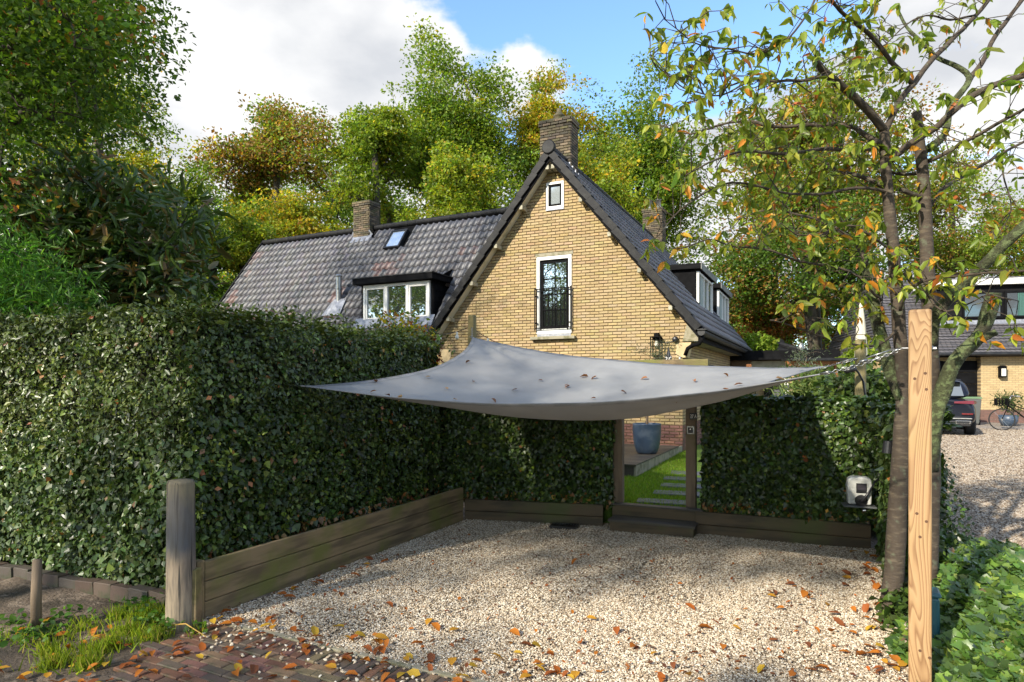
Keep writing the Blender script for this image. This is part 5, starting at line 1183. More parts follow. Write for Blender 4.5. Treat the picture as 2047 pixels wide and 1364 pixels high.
# ---- the cherry tree: limbs laid out one by one
cherry = tag(empty('cherry_tree', (2.88, 4.8, .1)), 'cherry tree with orange and green leaves spreading over the right side', 'tree')
CB0 = Vector(cherry.location)
def W(pts, d0, d1): 
    n = len(pts); return [at(x, y, d0 + (d1 - d0) * i / max(1, n - 1)) for i, (x, y) in enumerate(pts)]
limbs = [  # outline in the view, depth at start and end, radius in view pixels at start and end, bark
    ([(1772, 1275), (1782, 1200), (1790, 1100), (1796, 1000), (1804, 850), (1801, 700), (1793, 600), (1786, 500), (1776, 400), (1770, 320), (1767, 255)], 4.80, 4.80, 22, 12, 0),
    ([(1850, 1250), (1860, 1010), (1862, 850), (1860, 700), (1858, 620), (1854, 530), (1850, 430), (1845, 350), (1838, 280), (1833, 225)], 4.80, 4.90, 19, 10, 0),
    ([(1768, 262), (1728, 214), (1684, 174), (1649, 145), (1629, 120)], 4.80, 4.40, 11, 8, 0),
    ([(1655, 150), (1599, 162), (1549, 162), (1504, 160), (1450, 175), (1400, 200)], 4.45, 4.10, 4.5, 1.5, 0),
    ([(1770, 262), (1798, 204), (1828, 164), (1868, 115), (1913, 70), (1953, 30), (1985, -10), (2020, -70)], 4.80, 5.20, 8, 4, 0),
    ([(1823, 166), (1788, 130), (1748, 80), (1718, 50), (1679, 20), (1640, -20), (1590, -60)], 4.90, 4.30, 7, 3, 0),
    ([(1760, 296), (1699, 299), (1629, 299), (1559, 309), (1489, 302), (1430, 320), (1370, 350)], 4.80, 4.00, 6.5, 1.6, 0),
    ([(1760, 290), (1728, 269), (1699, 252), (1639, 249), (1549, 254), (1499, 244), (1440, 250), (1380, 268), (1320, 250)], 4.80, 5.40, 7, 1.4, 0),
    ([(1764, 372), (1719, 354), (1679, 344), (1655, 328), (1610, 310), (1560, 340)], 4.80, 5.30, 6.5, 2, 0),
    ([(1780, 322), (1818, 289), (1873, 254), (1893, 234), (1940, 195), (1990, 170), (2050, 150), (2120, 120)], 4.80, 4.50, 9, 7, 0),
    ([(1850, 300), (1875, 284), (1892, 260), (1900, 214), (1938, 160), (1915, 135), (1873, 115), (1843, 85), (1813, 55), (1790, 10)], 4.90, 5.20, 10, 3, 2),
    ([(1938, 160), (1968, 115), (1998, 60), (2028, 20), (2060, -20)], 5.05, 5.30, 7, 4, 0),
    ([(1853, 324), (1913, 294), (1973, 259), (2047, 219), (2120, 190)], 4.90, 4.20, 6, 3, 0),
    ([(1855, 420), (1883, 379), (1948, 339), (1998, 309), (2047, 284), (2120, 250)], 4.90, 5.40, 5, 3, 0),
    ([(1862, 690), (1871, 632), (1925, 568), (1969, 527), (2009, 490), (2050, 450), (2130, 380)], 4.80, 4.30, 14, 10, 2),
    ([(1800, 620), (1812, 590), (1841, 564), (1898, 553), (1949, 548), (2016, 544), (2080, 541)], 4.70, 3.90, 5, 3, 0),
    ([(1858, 940), (1864, 880), (1872, 820), (1890, 765), (1915, 712), (1945, 685), (1968, 655), (1980, 615), (1986, 585)], 4.80, 4.65, 17, 14, 2),
    ([(1950, 684), (1975, 672), (1992, 664)], 4.67, 4.60, 11, 8, 2),
    ([(1802, 800), (1790, 765), (1775, 725), (1758, 660), (1745, 590), (1733, 535)], 4.80, 4.95, 13, 13, 2),
    ([(1736, 540), (1722, 505), (1700, 480), (1660, 450), (1600, 430), (1530, 420), (1470, 440)], 4.95, 5.60, 6, 1.5, 0),
    ([(1792, 660), (1758, 689), (1700, 687), (1632, 670), (1588, 652), (1540, 640)], 4.75, 4.40, 4, 1.5, 0),
    ([(1760, 600), (1748, 588), (1699, 543), (1599, 523), (1529, 498), (1460, 490), (1420, 478), (1370, 495)], 4.90, 4.30, 4, 1.4, 0),
    ([(1778, 385), (1720, 375), (1640, 388), (1560, 384), (1480, 365), (1420, 380), (1360, 420), (1320, 470)], 4.80, 4.20, 4.5, 1.3, 0),
    ([(1640, -20), (1590, 60), (1530, 105), (1459, 100), (1400, 90), (1360, 65), (1330, 40)], 4.30, 4.00, 3, 1, 0),
    ([(1504, 160), (1440, 190), (1380, 180), (1340, 155), (1306, 125), (1300, 105)], 4.10, 3.90, 2.4, .9, 0),
    ([(1780, 500), (1740, 470), (1690, 450), (1640, 470), (1590, 470)], 4.80, 4.40, 4, 1.5, 0),
    ([(1845, 345), (1800, 350), (1770, 340), (1720, 320)], 4.90, 5.10, 5, 2, 0),
    ([(1800, 380), (1840, 395), (1855, 402)], 4.80, 4.90, 6, 6, 0),
    ([(1849, 600), (1830, 575), (1800, 540), (1790, 530)], 4.80, 4.70, 3, 2, 0),
    ([(1953, 30), (1900, 40), (1850, 30), (1800, 60), (1750, 110)], 5.10, 4.90, 3, 1.2, 0),
    ([(1998, 309), (2010, 360), (2020, 420), (1990, 480)], 5.10, 4.90, 2.5, 1, 0),
    ([(1841, 564), (1880, 620), (1930, 610), (1975, 590), (2020, 600)], 4.60, 4.10, 3, 1.2, 0),
]
cw = {0: MB(), 2: MB()}; nodes = []
for pts, d0, d1, r0, r1, kind in limbs:
    P = W(pts, d0, d1); m = len(P)
    # smooth the limb with a spline
    S = []
    for i in range(m - 1):
        p0, p1, p2, p3 = P[max(i - 1, 0)], P[i], P[i + 1], P[min(i + 2, m - 1)]
        for k in range(4):
            t = k / 4; S.append(.5 * ((2 * p1) + (p2 - p0) * t + (2 * p0 - 5 * p1 + 4 * p2 - p3) * t * t + (3 * p1 - p0 - 3 * p2 + p3) * t ** 3))
    S.append(P[-1]); dd = (d0 + d1) / 2
    wig = .010 if r0 < 9 else .004
    S = [p + Vector((noise.noise(p * 6), noise.noise(p * 6 + Vector((9, 0, 0))), noise.noise(p * 6 + Vector((0, 9, 0))))) * wig * (0 if i == 0 else 1) for i, p in enumerate(S)]
    rad = [(r0 + (r1 - r0) * i / (len(S) - 1)) / F * dd * (.9 if r0 > 12 else .78) for i in range(len(S))]
    if r0 > 20: rad[0] *= 1.15; rad = [r * (1 if S[i].z < 1.6 else .82) for i, r in enumerate(rad)]
    cw[kind].tube([p - CB0 for p in S], rad, 14 if r0 > 9 else 8, wob=.10 if kind == 0 else .28)
    if r0 < 10 or kind == 0 and r0 < 12:
        nodes += [tuple(p) for p in S[3:]]
cw[0].build('trunk', m_cherry, cherry, smooth=True); cw[2].build('mossy_limb', m_moss, cherry, smooth=True)
nodes = np.array(nodes); tw = MB(); clus = []
rnd = random.Random(3)
def add_twig(base, tipp):
    L = (tipp - base).length
    m1 = base.lerp(tipp, .4) + Vector((rnd.gauss(0, .1), rnd.gauss(0, .1), rnd.gauss(.05, .1))) * L; m2 = base.lerp(tipp, .75) + Vector((rnd.gauss(0, .06), rnd.gauss(0, .06), rnd.gauss(.05, .06))) * L
    tw.tube([base - CB0, m1 - CB0, m2 - CB0, tipp - CB0], [.0042, .0032, .0024, .0016], 4, cap=False); return [m1, m2, tipp]
new = []
for it in range(800):
    b = Vector(nodes[rnd.randrange(len(nodes))])
    px, py = proj(b)
    if px > 1790 and rnd.random() < .5: continue
    L = rnd.uniform(.12, .42); tip = b + Vector((rnd.gauss(-.15, .7), rnd.gauss(0, .7), rnd.gauss(.0, .55))).normalized() * L
    q = proj(tip)
    if q[0] < 1285 or (q[0] < 1560 and 500 < q[1] and rnd.random() < .55) or (1330 < q[0] < 1420 and 380 < q[1] < 480): continue
    if q[1] > 690 + 20 * rnd.random() or (q[0] < 1480 and q[1] > 560) or (q[1] > 655 and q[0] < 1740 and rnd.random() < .8): continue
    new += [(p, 0) for p in add_twig(b, tip)[1:]] + [(tip, 0)]
P = []; fw_ = []; nr_ = []
for p, _ in new:
    for k in range(rnd.randint(1, 3)):
        d = Vector((rnd.gauss(0, .7), rnd.gauss(0, .7), rnd.gauss(-.95, .4))).normalized(); P.append(tuple(p + Vector((rnd.gauss(0, .012),) * 3))); fw_.append(tuple(d)); nn = Vector((rnd.gauss(0, .7), rnd.gauss(-.3, .7), rnd.gauss(.5, .5))); nr_.append(tuple(nn))
P = np.array(P); n = len(P); pxs = np.array([proj(p) for p in P])
pal1 = pick([((.15, .205, .024), 3), ((.22, .27, .03), 3), ((.32, .34, .035), 1.6), ((.09, .14, .02), 1)], n, .15); pal2 = pick([((.55, .22, .025), 2), ((.50, .30, .03), 2), ((.40, .12, .03), 1)], n, .15)
isor = RNG.random(n) < np.where(pxs[:, 1] > 330, .17, .09)
C = np.where(isor[:, None], pal2, pal1)
V, T, C = leaves_arrays(P, np.array(nr_), np.array(fw_), np.clip(RNG.normal(.080, .021, n), .035, .13), .43, LEAF, C)
V = V - np.array(CB0)[None].astype(np.float32)
link('crown', np_mesh('crown', V, T, C, LEAFMAT('leaf_cherry', .42, .42, .4)), cherry); tw.build('twigs', m_cherry, cherry, smooth=True)['kind'] = 'stuff'

# ------------------------------------------------------------------ posts, sail, chains
PX, PY = 2.325, 3.62
post = tag(empty('pine_post', (PX, PY, 0), -.57), 'fresh square pine post with bold grain in the right foreground', 'post')
mb = MB(); mb.bx(-.056, .056, -.056, .056, -.3, 2.222); mb.build('post_shaft', m_pine, post, bevel=.014, seg=3)
mb = MB(); mb.tube([(.05, 0, 2.0), (.075, 0, 2.0), (.078, 0, 2.0)], [.012, .012, .012], 10); mb.tube([(.057, 0, 2.0), (.063, 0, 2.0)], [.018, .018], 12); mb.build('bolt', m_steel, post)
mb = MB(); mb.tube([(-.056, 0, 2.005), (-.09, 0, 2.005)], .006, 8); mb.build('eye_bolt', m_steel, post)
for kx, kz in ((-.025, 1.83), (.025, 1.86), (.03, 1.77), (-.015, 1.07), (.03, 1.03), (-.0, .94), (.0, .30), (.045, .27)):
    mb = MB(); mb.tube([(kx, -.0555, kz), (kx, -.0575, kz)], [.0085, .0075], 12); mb.build('knot', MAT('knot', (.10, .045, .02), .7, bst=.1) if kx == -.025 else bpy.data.materials['knot'], post)
L_ = Vector((-2.03, 6.17, 1.78)); B_ = Vector((-.548, 8.72, 2.44)); R1 = Vector((3.74, 7.53, 2.01)); R2 = Vector((1.88, 3.81, 1.865))
pb = at(944, 768, 9.05)
mb = MB(); mb.box(0, 0, 1.28, .09, .09, 3.0); o = mb.build('sail_pole', m_pole, bevel=.008, loc=(pb.x, pb.y, 0)); o.rotation_euler[2] = -GA; tag(o, 'square wooden pole at the back corner of the sail, in front of the gable', 'post')
mb = MB(); mb.tube([(0, 0, 0), (0, 0, 1.0), (0, 0, 2.21), (0, 0, 2.22)], [.062, .061, .058, .05], 18); rp = mb.build('sail_pole', m_pole, smooth=True, loc=(4.07, 7.42, .1)); tag(rp, 'round greenish pole behind the back hedge at the right', 'post')
mb = MB(); mb.box(0, 0, .9, .09, .09, 1.9); o = mb.build('sail_pole', m_pole, bevel=.008, loc=(-2.6, 6.32, 0)); o.rotation_euler[2] = -GA; tag(o, 'wooden pole buried in the left hedge at the sail tip', 'post')
def sail_pt(s, t):
    """s from the left edge to the right one, t from the near edge to the far one"""
    near = L_.lerp(R2, s) + (D * .42 + G * .05) * 4 * s * (1 - s) - Z * .19 * 4 * s * (1 - s)
    far = B_.lerp(R1, s) - (D * .42) * 4 * s * (1 - s) - Z * .15 * 4 * s * (1 - s)
    left = L_.lerp(B_, t) + G * .42 * 4 * t * (1 - t) - Z * .12 * 4 * t * (1 - t)
    right = R2.lerp(R1, t) - G * .42 * 4 * t * (1 - t) - Z * .10 * 4 * t * (1 - t)
    bil = L_.lerp(R2, s).lerp(B_.lerp(R1, s), t)
    p = near * (1 - t) + far * t + left * (1 - s) + right * s - bil
    b = (4 * s * (1 - s)) * (6.75 * t * (1 - t) ** 2)
    p = p - Z * (.21 * b) - Z * .012 * noise.noise(Vector((s * 5, t * 5, 1)))
    for cs, ct in ((0, 0), (0, 1), (1, 0), (1, 1)):
        a, b2 = abs(s - cs), abs(t - ct); r_ = math.hypot(a, b2); an = math.atan2(b2, a)
        p = p + Z * .016 * math.sin(an * 15 + cs * 2 + ct) * math.exp(-((r_ - .17) / .13) ** 2) * math.sin(min(1, max(0, an / 1.571)) * math.pi)
    return p
NS = 90; V = [tuple(sail_pt(i / NS, j / NS)) for j in range(NS + 1) for i in range(NS + 1)]
sail = tag(empty('shade_sail', tuple(sail_pt(.5, .5))), 'large grey shade sail stretched low over the parking bay', 'shade sail'); so = Vector(sail.location)
me = bpy.data.meshes.new('cloth'); me.from_pydata([tuple(Vector(p) - so) for p in V], [], [(j * (NS + 1) + i, j * (NS + 1) + i + 1, (j + 1) * (NS + 1) + i + 1, (j + 1) * (NS + 1) + i) for j in range(NS) for i in range(NS)]); me.polygons.foreach_set('use_smooth', np.ones(NS * NS, bool)); me.materials.append(m_sail)
link('cloth', me, sail)
edges = [[sail_pt(i / 40, 0) for i in range(41)], [sail_pt(i / 40, 1) for i in range(41)], [sail_pt(0, i / 40) for i in range(41)], [sail_pt(1, i / 40) for i in range(41)]]
for k, ed in enumerate(edges):
    ins = [sail_pt(i / 40, .018) for i in range(41)], [sail_pt(i / 40, .982) for i in range(41)], [sail_pt(.014, i / 40) for i in range(41)], [sail_pt(.986, i / 40) for i in range(41)]
    mb = MB(); a = [p - so + Z * .003 for p in ed]; b = [p - so + Z * .003 for p in ins[k]]; mb.raw(a + b + [p - Z * .007 for p in a + b], [(i, i + 1, 42 + i, 41 + i) for i in range(40)] + [(82 + i, 82 + 41 + i, 82 + 42 + i, 83 + i) for i in range(40)] + [(i, 82 + i, 83 + i, i + 1) for i in range(40)]); mb.build('hem', MAT('sail_hem', (.20, .205, .21), .8, (.26, .26, .27), 6, bsc=120) if k == 0 else bpy.data.materials['sail_hem'], sail, smooth=True)
for c, q in ((L_, sail_pt(.03, .03)), (B_, sail_pt(.03, .97)), (R1, sail_pt(.97, .97)), (R2, sail_pt(.97, .03))):
    d = (c - q).normalized(); mb = MB(); e_ = c - so; sdv = d.cross(Z).normalized()
    mb.tube([e_ - d * .02 + sdv * .02, e_ + d * .03 + sdv * .02, e_ + d * .045, e_ + d * .03 - sdv * .02, e_ - d * .02 - sdv * .02, e_ - d * .02 + sdv * .02], .005, 8); mb.build('corner_ring', m_steel, sail, smooth=True)
def chain(name, label, a, b, sag=.02, turn=True, r=.0027, lk=.030):
    a, b = Vector(a), Vector(b); L = (b - a).length; n = max(4, int(L / (lk * .78))); e = tag(empty(name, a), label, 'chain', 'chains holding the corners of the sail')
    mb = MB()
    for i in range(n):
        f = (i + .5) / n; c = a.lerp(b, f) - Z * sag * 4 * f * (1 - f) - a; d = (b - a).normalized(); s1 = d.cross(Z).normalized(); s2 = s1.cross(d); s_ = s1 if i % 2 else s2
        h, w = lk / 2, lk * .28
        loop = [c + d * (h - w) + s_ * w, c + d * h * .95 + s_ * w * .5, c + d * h, c + d * h * .95 - s_ * w * .5, c + d * (h - w) - s_ * w, c - d * (h - w) - s_ * w, c - d * h * .95 - s_ * w * .5, c - d * h, c - d * h * .95 + s_ * w * .5, c - d * (h - w) + s_ * w, c + d * (h - w) + s_ * w]
        mb.tube(loop, r, 6, cap=False)
    mb.build('chain_links', m_steel, e, smooth=True)
    if turn:
        d = (b - a).normalized(); p = (b - a) - d * .1; mb = MB(); mb.tube([p - d * .09 + Z * .012, p + d * .06 + Z * .012], .005, 8); mb.tube([p - d * .09 - Z * .012, p + d * .06 - Z * .012], .005, 8); mb.tube([p - d * .13, p - d * .085], .009, 8); mb.tube([p + d * .055, p + d * .09], .009, 8); mb.build('turnbuckle', m_steel, e, smooth=True)
    return e
chain('sail_chain', 'steel chain with turnbuckle from the near sail tip to the pine post', R2, (PX - .075, PY + .045, 2.005), .015)
chain('sail_chain', 'steel chain from the far sail tip to the round pole', R1, (4.02, 7.38, 2.10), .0)
chain('sail_chain', 'steel chain hanging from the top of the back sail pole', B_ + Z * .01, (pb.x, pb.y - .05, 2.60), .0, False, lk=.04)
chain('sail_chain', 'short steel chain at the sail tip in the left hedge', L_, (-2.56, 6.3, 1.80), .0, False)
# black plug box and cable on the round pole
cb = tag(empty('cable_box', at(1700, 741, 7.25)), 'black cable connector hanging on the round pole', 'cable connector')
mb = MB(); mb.tube([(-.06, 0, -.01), (.03, 0, .02), (.06, 0, .025)], [.032, .036, .025], 14); mb.build('socket', m_dark, cb, smooth=True)
mb = MB(); mb.tube([(.05, 0, .02), (.10, .02, -.02), (.16, .03, -.12), (.19, .04, -.28), (.20, .05, -.5)], .012, 8); mb.build('cable', m_dark, cb, smooth=True)
# string of bulbs
def string(name, label, pts, bulbs, Yb):
    e = tag(empty(name, pts[0]), label, 'string lights', 'strings of small bulbs'); o = Vector(pts[0]); mb = MB(); S = []
    for i in range(len(pts) - 1):
        for k in range(8): f = k / 8; S.append(Vector(pts[i]).lerp(Vector(pts[i + 1]), f) - Z * .05 * 4 * f * (1 - f) - o)
    S.append(Vector(pts[-1]) - o); mb.tube(S, .006, 6); mb.build('wire', m_dark, e)
    for i in range(bulbs):
        c = S[int((i + .5) / bulbs * (len(S) - 1))]; b = MB(); b.lathe([(.006, 0), (.018, -.01), (.02, -.035), (.012, -.05), (.026, -.07), (.033, -.10), (.022, -.128), (0, -.135)], 10, c); b.build('bulb', m_bulb, e, smooth=True)
string('bulb_string', 'string of small clear bulbs across the lower gable', [at(872, 668, 11.5), at(940, 652, 10.9), at(1012, 690, 10.6), at(1110, 722, 10.4)], 7, 0)
string('bulb_string', 'string of small bulbs along the black shed edge', [at(1350, 708, 11.5), at(1420, 730, 11.5), at(1510, 735, 11.5), at(1600, 738, 11.5)], 9, 0)

# ------------------------------------------------------------------ charging box, spot, drain
ch_ = at(1717, 980, 6.72); cg = tag(empty('charging_box', ch_, -.36), 'pale grey electric charging box mounted in the back right corner', 'charging box')
mb = MB(); w_, h_, d_ = .24, .29, .13
mb.prism([(-w_ / 2 + .012, -h_ / 2), (w_ / 2 - .012, -h_ / 2), (w_ / 2 - .004, .04), (w_ / 2 - .012, h_ / 2 - .02), (w_ / 2 - .05, h_ / 2), (-w_ / 2 + .05, h_ / 2), (-w_ / 2 + .012, h_ / 2 - .02), (-w_ / 2, .04)], -d_ / 2, d_ / 2); mb.build('housing', m_plastic, cg, bevel=.018, seg=3)
mb = MB(); mb.bx(-.035, .065, -d_ / 2 - .004, -d_ / 2 + .002, -.022, .08); sc_ = mb.build('display', m_dark, cg, bevel=.003)
mb = MB(); mb.bx(-.025, .055, -d_ / 2 - .0055, -d_ / 2 - .0045, .01, .07); mb.build('screen', MAT('screen_glass', (.05, .045, .055), .15, bst=0), sc_)
mb = MB(); mb.tube([(.012, -d_ / 2 + .004, -.10), (.012, -d_ / 2 - .010, -.10), (.012, -d_ / 2 - .011, -.10)], [.062, .058, .03], 24); mb.build('socket', m_dark, cg)
mb = MB(); mb.tube([(.012, -d_ / 2 - .005, -.10), (.02, -d_ / 2 - .05, -.09), (.08, -d_ / 2 - .04, .0), (.14, -d_ / 2 + .05, .09), (.2, .05, .13)], [.022, .018, .010, .010, .010], 10); mb.build('plug_cable', m_dark, cg, smooth=True)
mb = MB(); mb.bx(-.16, .15, -.13, .09, -h_ / 2 - .022, -h_ / 2 - .008); mb.build('shelf', MAT('shelf_metal', (.16, .17, .17), .4, bst=.1, metal=.5), cg, bevel=.004)
mb = MB(); mb.tube([(.02, -.06, -h_ / 2 - .06), (.10, -.05, -h_ / 2 - .045)], [.02, .016], 12); mb.build('cable_hook', m_chrome, cg, smooth=True)
gsx = at(1776, 893, 5.25); gsp = tag(empty('garden_spotlight', gsx), 'black garden spotlight on the ivy hedge beside the cherry trunk', 'spotlight')
mb = MB(); mb.tube([(-.01, 0, -.055), (0, 0, .045)], [.04, .036], 16); mb.build('head', m_dark, gsp, smooth=False); mb = MB(); mb.tube([(.0, 0, .03), (.06, .01, .035), (.11, .03, .03)], .014, 10); mb.build('arm', m_dark, gsp)
dg = at(1128, 1055, 2286 / 287); dr = tag(empty('drain_grate', (dg.x, dg.y, .012), -.3), 'black drain grate in the gravel left of the steps', 'drain')
mb = MB(); mb.bx(-.17, .17, -.10, -.085, 0, .022); mb.bx(-.17, .17, .085, .10, 0, .022); mb.bx(-.17, -.155, -.085, .085, 0, .022); mb.bx(.155, .17, -.085, .085, 0, .022)
mb.build('frame', m_dark, dr)
for i in range(9):
    mb = MB(); mb.bx(-.145 + .0345 * i, -.13 + .0345 * i, -.085, .085, .004, .02); mb.build('bar', m_dark, dr)
mb = MB(); mb.bx(-.16, .16, -.09, .09, -.02, .003); mb.build('dark_slab', m_dark, dr)  # solid black slab in place of the shaded hollow under the bars

# ------------------------------------------------------------------ buildings behind the garden
ext = tag(empty('flat_roof_garage', O, -GA), 'flat roofed brick garage with a thick black fascia', 'garage')
mb = MB(); mb.bx(2.97, 6.24, 8.32, 8.40, 2.58, 2.88); mb.build('fascia', m_black, ext, bevel=.01)
mb = MB(); mb.bx(2.97, 6.20, 8.42, 13.5, 2.62, 2.86); mb.bx(6.205, 6.24, 8.42, 13.5, 2.58, 2.87); mb.build('flat_roof', m_zinc, ext)
mb = MB(); mb.bx(3.0, 6.1, 9.1, 9.3, .25, 2.6); mb.build('wall', m_nbrick, ext)
mb = MB(); mb.prism([(3.0, 2.2), (3.5, 2.2), (3.62, 2.575), (3.0, 2.575)], 8.6, 9.0); mb.build('brown_panel', MAT('brown_panel', (.12, .065, .03), .6), ext)
mb = MB(); mb.bx(3.5, 5.0, 8.9, 8.96, 2.24, 2.56); mb.build('soffit_panel', m_soffit, ext)
wn = framed('window', 4.92, 6.05, 1.9, 2.50, 9.02, .06, m_white, ext)
mb = MB(); mb.bx(4.98, 5.99, 9.05, 9.06, 1.96, 2.44); mb.build('pane', m_glass, wn)
mb = MB(); mb.bx(4.62, 4.76, 8.86, 8.9, .3, 2.2); mb.build('door_frame', m_white, ext)
mb = MB(); mb.bx(4.0, 4.6, 8.95, 9.0, .3, 2.2); dd_ = mb.build('door', m_glass, ext); mb = MB(); mb.bx(4.48, 4.53, 8.9, 8.94, 1.1, 1.4); mb.build('handle', m_steel, dd_)
mb = MB(); mb.bx(4.78, 5.02, 8.80, 9.05, .3, 2.2); mb.build('brick_pier', m_nbrick, ext)
shd = tag(empty('black_shed', O, -GA), 'black boarded shed wall behind the bamboo shrub', 'shed')
for i in range(12):
    mb = MB(); mb.bx(5.06, 6.7, 8.0, 8.025, .3 + .155 * i, .3 + .155 * i + .148); o = mb.build('board', m_blackwood, shd); o.rotation_euler[0] = 0
mb = MB(); mb.bx(3.3, 6.75, 7.96, 8.06, 2.17, 2.27); mb.build('top_rail', m_blackwood, shd)
pg = tag(empty('timber_pergola', (0, 0, 0)), 'small orange timber pergola with a grey covered beam', 'pergola')
for px, tp in ((1671, 728), (1597, 728), (1497, 728)):
    p = at(px, 768, 13.6); mb = MB(); mb.box(p.x, p.y, 1.25, .085, .085, 1.95); mb.build('post', m_orange, pg, bevel=.005)
a_, b_ = at(1572, 727, 13.55), at(1683, 727, 13.55); mb = MB(); mb.bar(a_, b_, .07, .10); mb.build('beam', m_orange, pg); mb = MB(); mb.bar(a_ + Z * .085, b_ + Z * .085, .5, .05); mb.build('beam_cover', m_zinc, pg)
sr = tag(empty('summer_house', at(1556, 768, 29)), 'small hipped dark roof with a round ridge end behind the garage', 'summer house')
zr_ = 1.8 + 78 * 29 / F
mb = MB(); mb.raw([(-2.2, -1, 2.75 - H), (2.2, -1, 2.75 - H), (0, 0, zr_ - H), (0, 4, zr_ - H), (-2.2, 5, 2.75 - H), (2.2, 5, 2.75 - H)], [(0, 1, 2), (1, 5, 3, 2), (0, 2, 3, 4), (3, 5, 4)]); mb.build('roof', m_verge, sr)
mb = MB(); mb.bx(-2, 2, -.8, 4.8, -1.6, 2.75 - H); mb.build('wall', m_nbrick, sr)
mb = MB(); mb.tube([(0, -.12, zr_ - H + .05), (0, .1, zr_ - H + .05)], .24, 18); mb.build('ridge_end_cap', m_verge, sr)
for s in (-1, 1):
    mb = MB(); mb.tube([(0, 0, zr_ - H + .05), (s * 2.2, -1, 2.8 - H)], .13, 8); mb.build('hip_tiles', m_verge, sr)
fp = at(1601, 705, 24); mb = MB(); mb.tube([(0, 0, -.3), (0, 0, .12), (0, 0, .13), (0, 0, .2), (0, 0, .3), (0, 0, .36)], [.08, .08, .12, .12, .08, .08], 14); tag(mb.build('flue_pipe', m_steel, loc=fp), 'small steel flue standing on the flat garage roof', 'flue')
# closed parasol
ps = at(1721, 768, 13); pr = tag(empty('parasol', (ps.x, ps.y, .3)), 'closed cream parasol behind the round pole', 'parasol')
mb = MB(); mb.tube([(0, 0, 0), (0, 0, 2.4)], .03, 10); mb.build('pole', m_oldwood, pr); mb = MB(); zt = 1.8 + 166 * 13 / F - .3; mb.lathe([(.0, zt), (.04, zt - .1), (.085, zt - .5), (.11, zt - .9), (.12, zt - 1.15), (.06, zt - 1.18)], 10); mb.build('canopy', m_parasol, pr)

# neighbouring house
NX, NY = 18.2, 24.7; NG = R(-14)
nh = tag(empty('neighbour_house', (NX, NY, .25), NG), 'neighbouring house with grey tiled mansard roof, black garage door and pale brick', 'house')
mb = MB(); mb.bx(-3.5, -.02, .3, 9, -.3, 2.7); mb.bx(1.46, 9, .0, 9, -.3, 2.7); mb.build('wall', m_nbrick, nh)
mb = MB(); mb.bx(.0, 1.45, -.05, 9, .55, 2.69); mb.build('brick_pier', m_nbrick, nh)
mb = MB(); mb.bx(-.015, 1.465, -.065, .9, -.3, .547); mb.build('plinth', brickwall_mat('red_plinth', 1, (.17, .09, .07), (.13, .07, .055), (.10, .07, .055)), nh)
for i in range(6):
    mb = MB(); mb.bx(-2.9, -.03, .18, .22, -.28 + .46 * i, -.28 + .46 * i + .445); mb.build('garage_panel', m_black, nh, bevel=.006)
nw = framed('ground_window', 1.52, 3.4, .85, 2.6, -.03, .09, m_black, nh)
mb = MB(); mb.bx(1.61, 3.31, .0, .01, .94, 2.51); mb.build('pane', m_glass, nw)
ez, rz_ = 2.72, 6.0
def mansard(mb):
    mb.raw([(-3.7, -.5, ez), (9.2, -.5, ez), (9.2, 2.2, rz_), (-2.7, 2.2, rz_), (-3.7, 9, ez), (-2.7, 7, rz_), (9.2, 7, rz_)], [(0, 1, 2, 3), (0, 3, 5, 4), (3, 2, 6, 5)])
def course_mat():
    m, nt, b, out = newmat('grey_plain_tiles'); br = N(nt, 'ShaderNodeTexBrick'); br.inputs['Scale'].default_value = 1; br.inputs['Brick Width'].default_value = .17; br.inputs['Row Height'].default_value = .11; br.inputs['Mortar Size'].default_value = .012
    br.inputs['Color1'].default_value = (.085, .08, .085, 1); br.inputs['Color2'].default_value = (.12, .11, .11, 1); br.inputs['Mortar'].default_value = (.018, .018, .02, 1)
    tc = N(nt, 'ShaderNodeTexCoord'); s = N(nt, 'ShaderNodeSeparateXYZ'); nt.links.new(tc.outputs['Object'], s.inputs[0]); cb_ = N(nt, 'ShaderNodeCombineXYZ'); ad = N(nt, 'ShaderNodeMath', operation='ADD'); nt.links.new(s.outputs[0], ad.inputs[0]); nt.links.new(s.outputs[1], ad.inputs[1]); nt.links.new(ad.outputs[0], cb_.inputs[0]); nt.links.new(s.outputs[2], cb_.inputs[1]); nt.links.new(cb_.outputs[0], br.inputs['Vector'])
    nt.links.new(br.outputs['Color'], b.inputs['Base Color']); b.inputs['Roughness'].default_value = .5; bump(nt, b, br.outputs['Fac'], -.8, .03); return m
m_course = course_mat()
rf = MB(); mansard(rf); nr2 = rf.build('roof', m_verge, nh)
# courses of plain tiles as overlapping strips
rows = 24; cs = MB()
for i in range(rows):
    f0, f1 = i / rows, (i + 1.15) / rows
    def P_(f, x0, lift): return Vector((x0, -.5 + 2.7 * f, ez + (rz_ - ez) * f)) + Vector((0, -.77, .63)) * lift
    xa = -3.7 + 1.0 * f0; cs.raw([P_(f0, xa, .05), P_(f0, 9.2, .05), P_(min(f1, 1), 9.2, .015), P_(min(f1, 1), xa + 1.0 / rows, .015), P_(f0, xa, .0), P_(f0, 9.2, .0)], [(0, 1, 2, 3), (4, 5, 1, 0)])
    def Q_(f, lift, far): return Vector((-3.7 + 1.0 * f - lift, (-.5 + 2.7 * f) if not far else (9 - 2 * f), ez + (rz_ - ez) * f + lift * .6))
    cs.raw([Q_(f0, .05, 1), Q_(f0, .05, 0), Q_(min(f1, 1), .015, 0), Q_(min(f1, 1), .015, 1), Q_(f0, 0, 1), Q_(f0, 0, 0)], [(0, 1, 2, 3), (4, 5, 1, 0)])
o = cs.build('tile_courses', m_course, nh); o['kind'] = 'stuff'
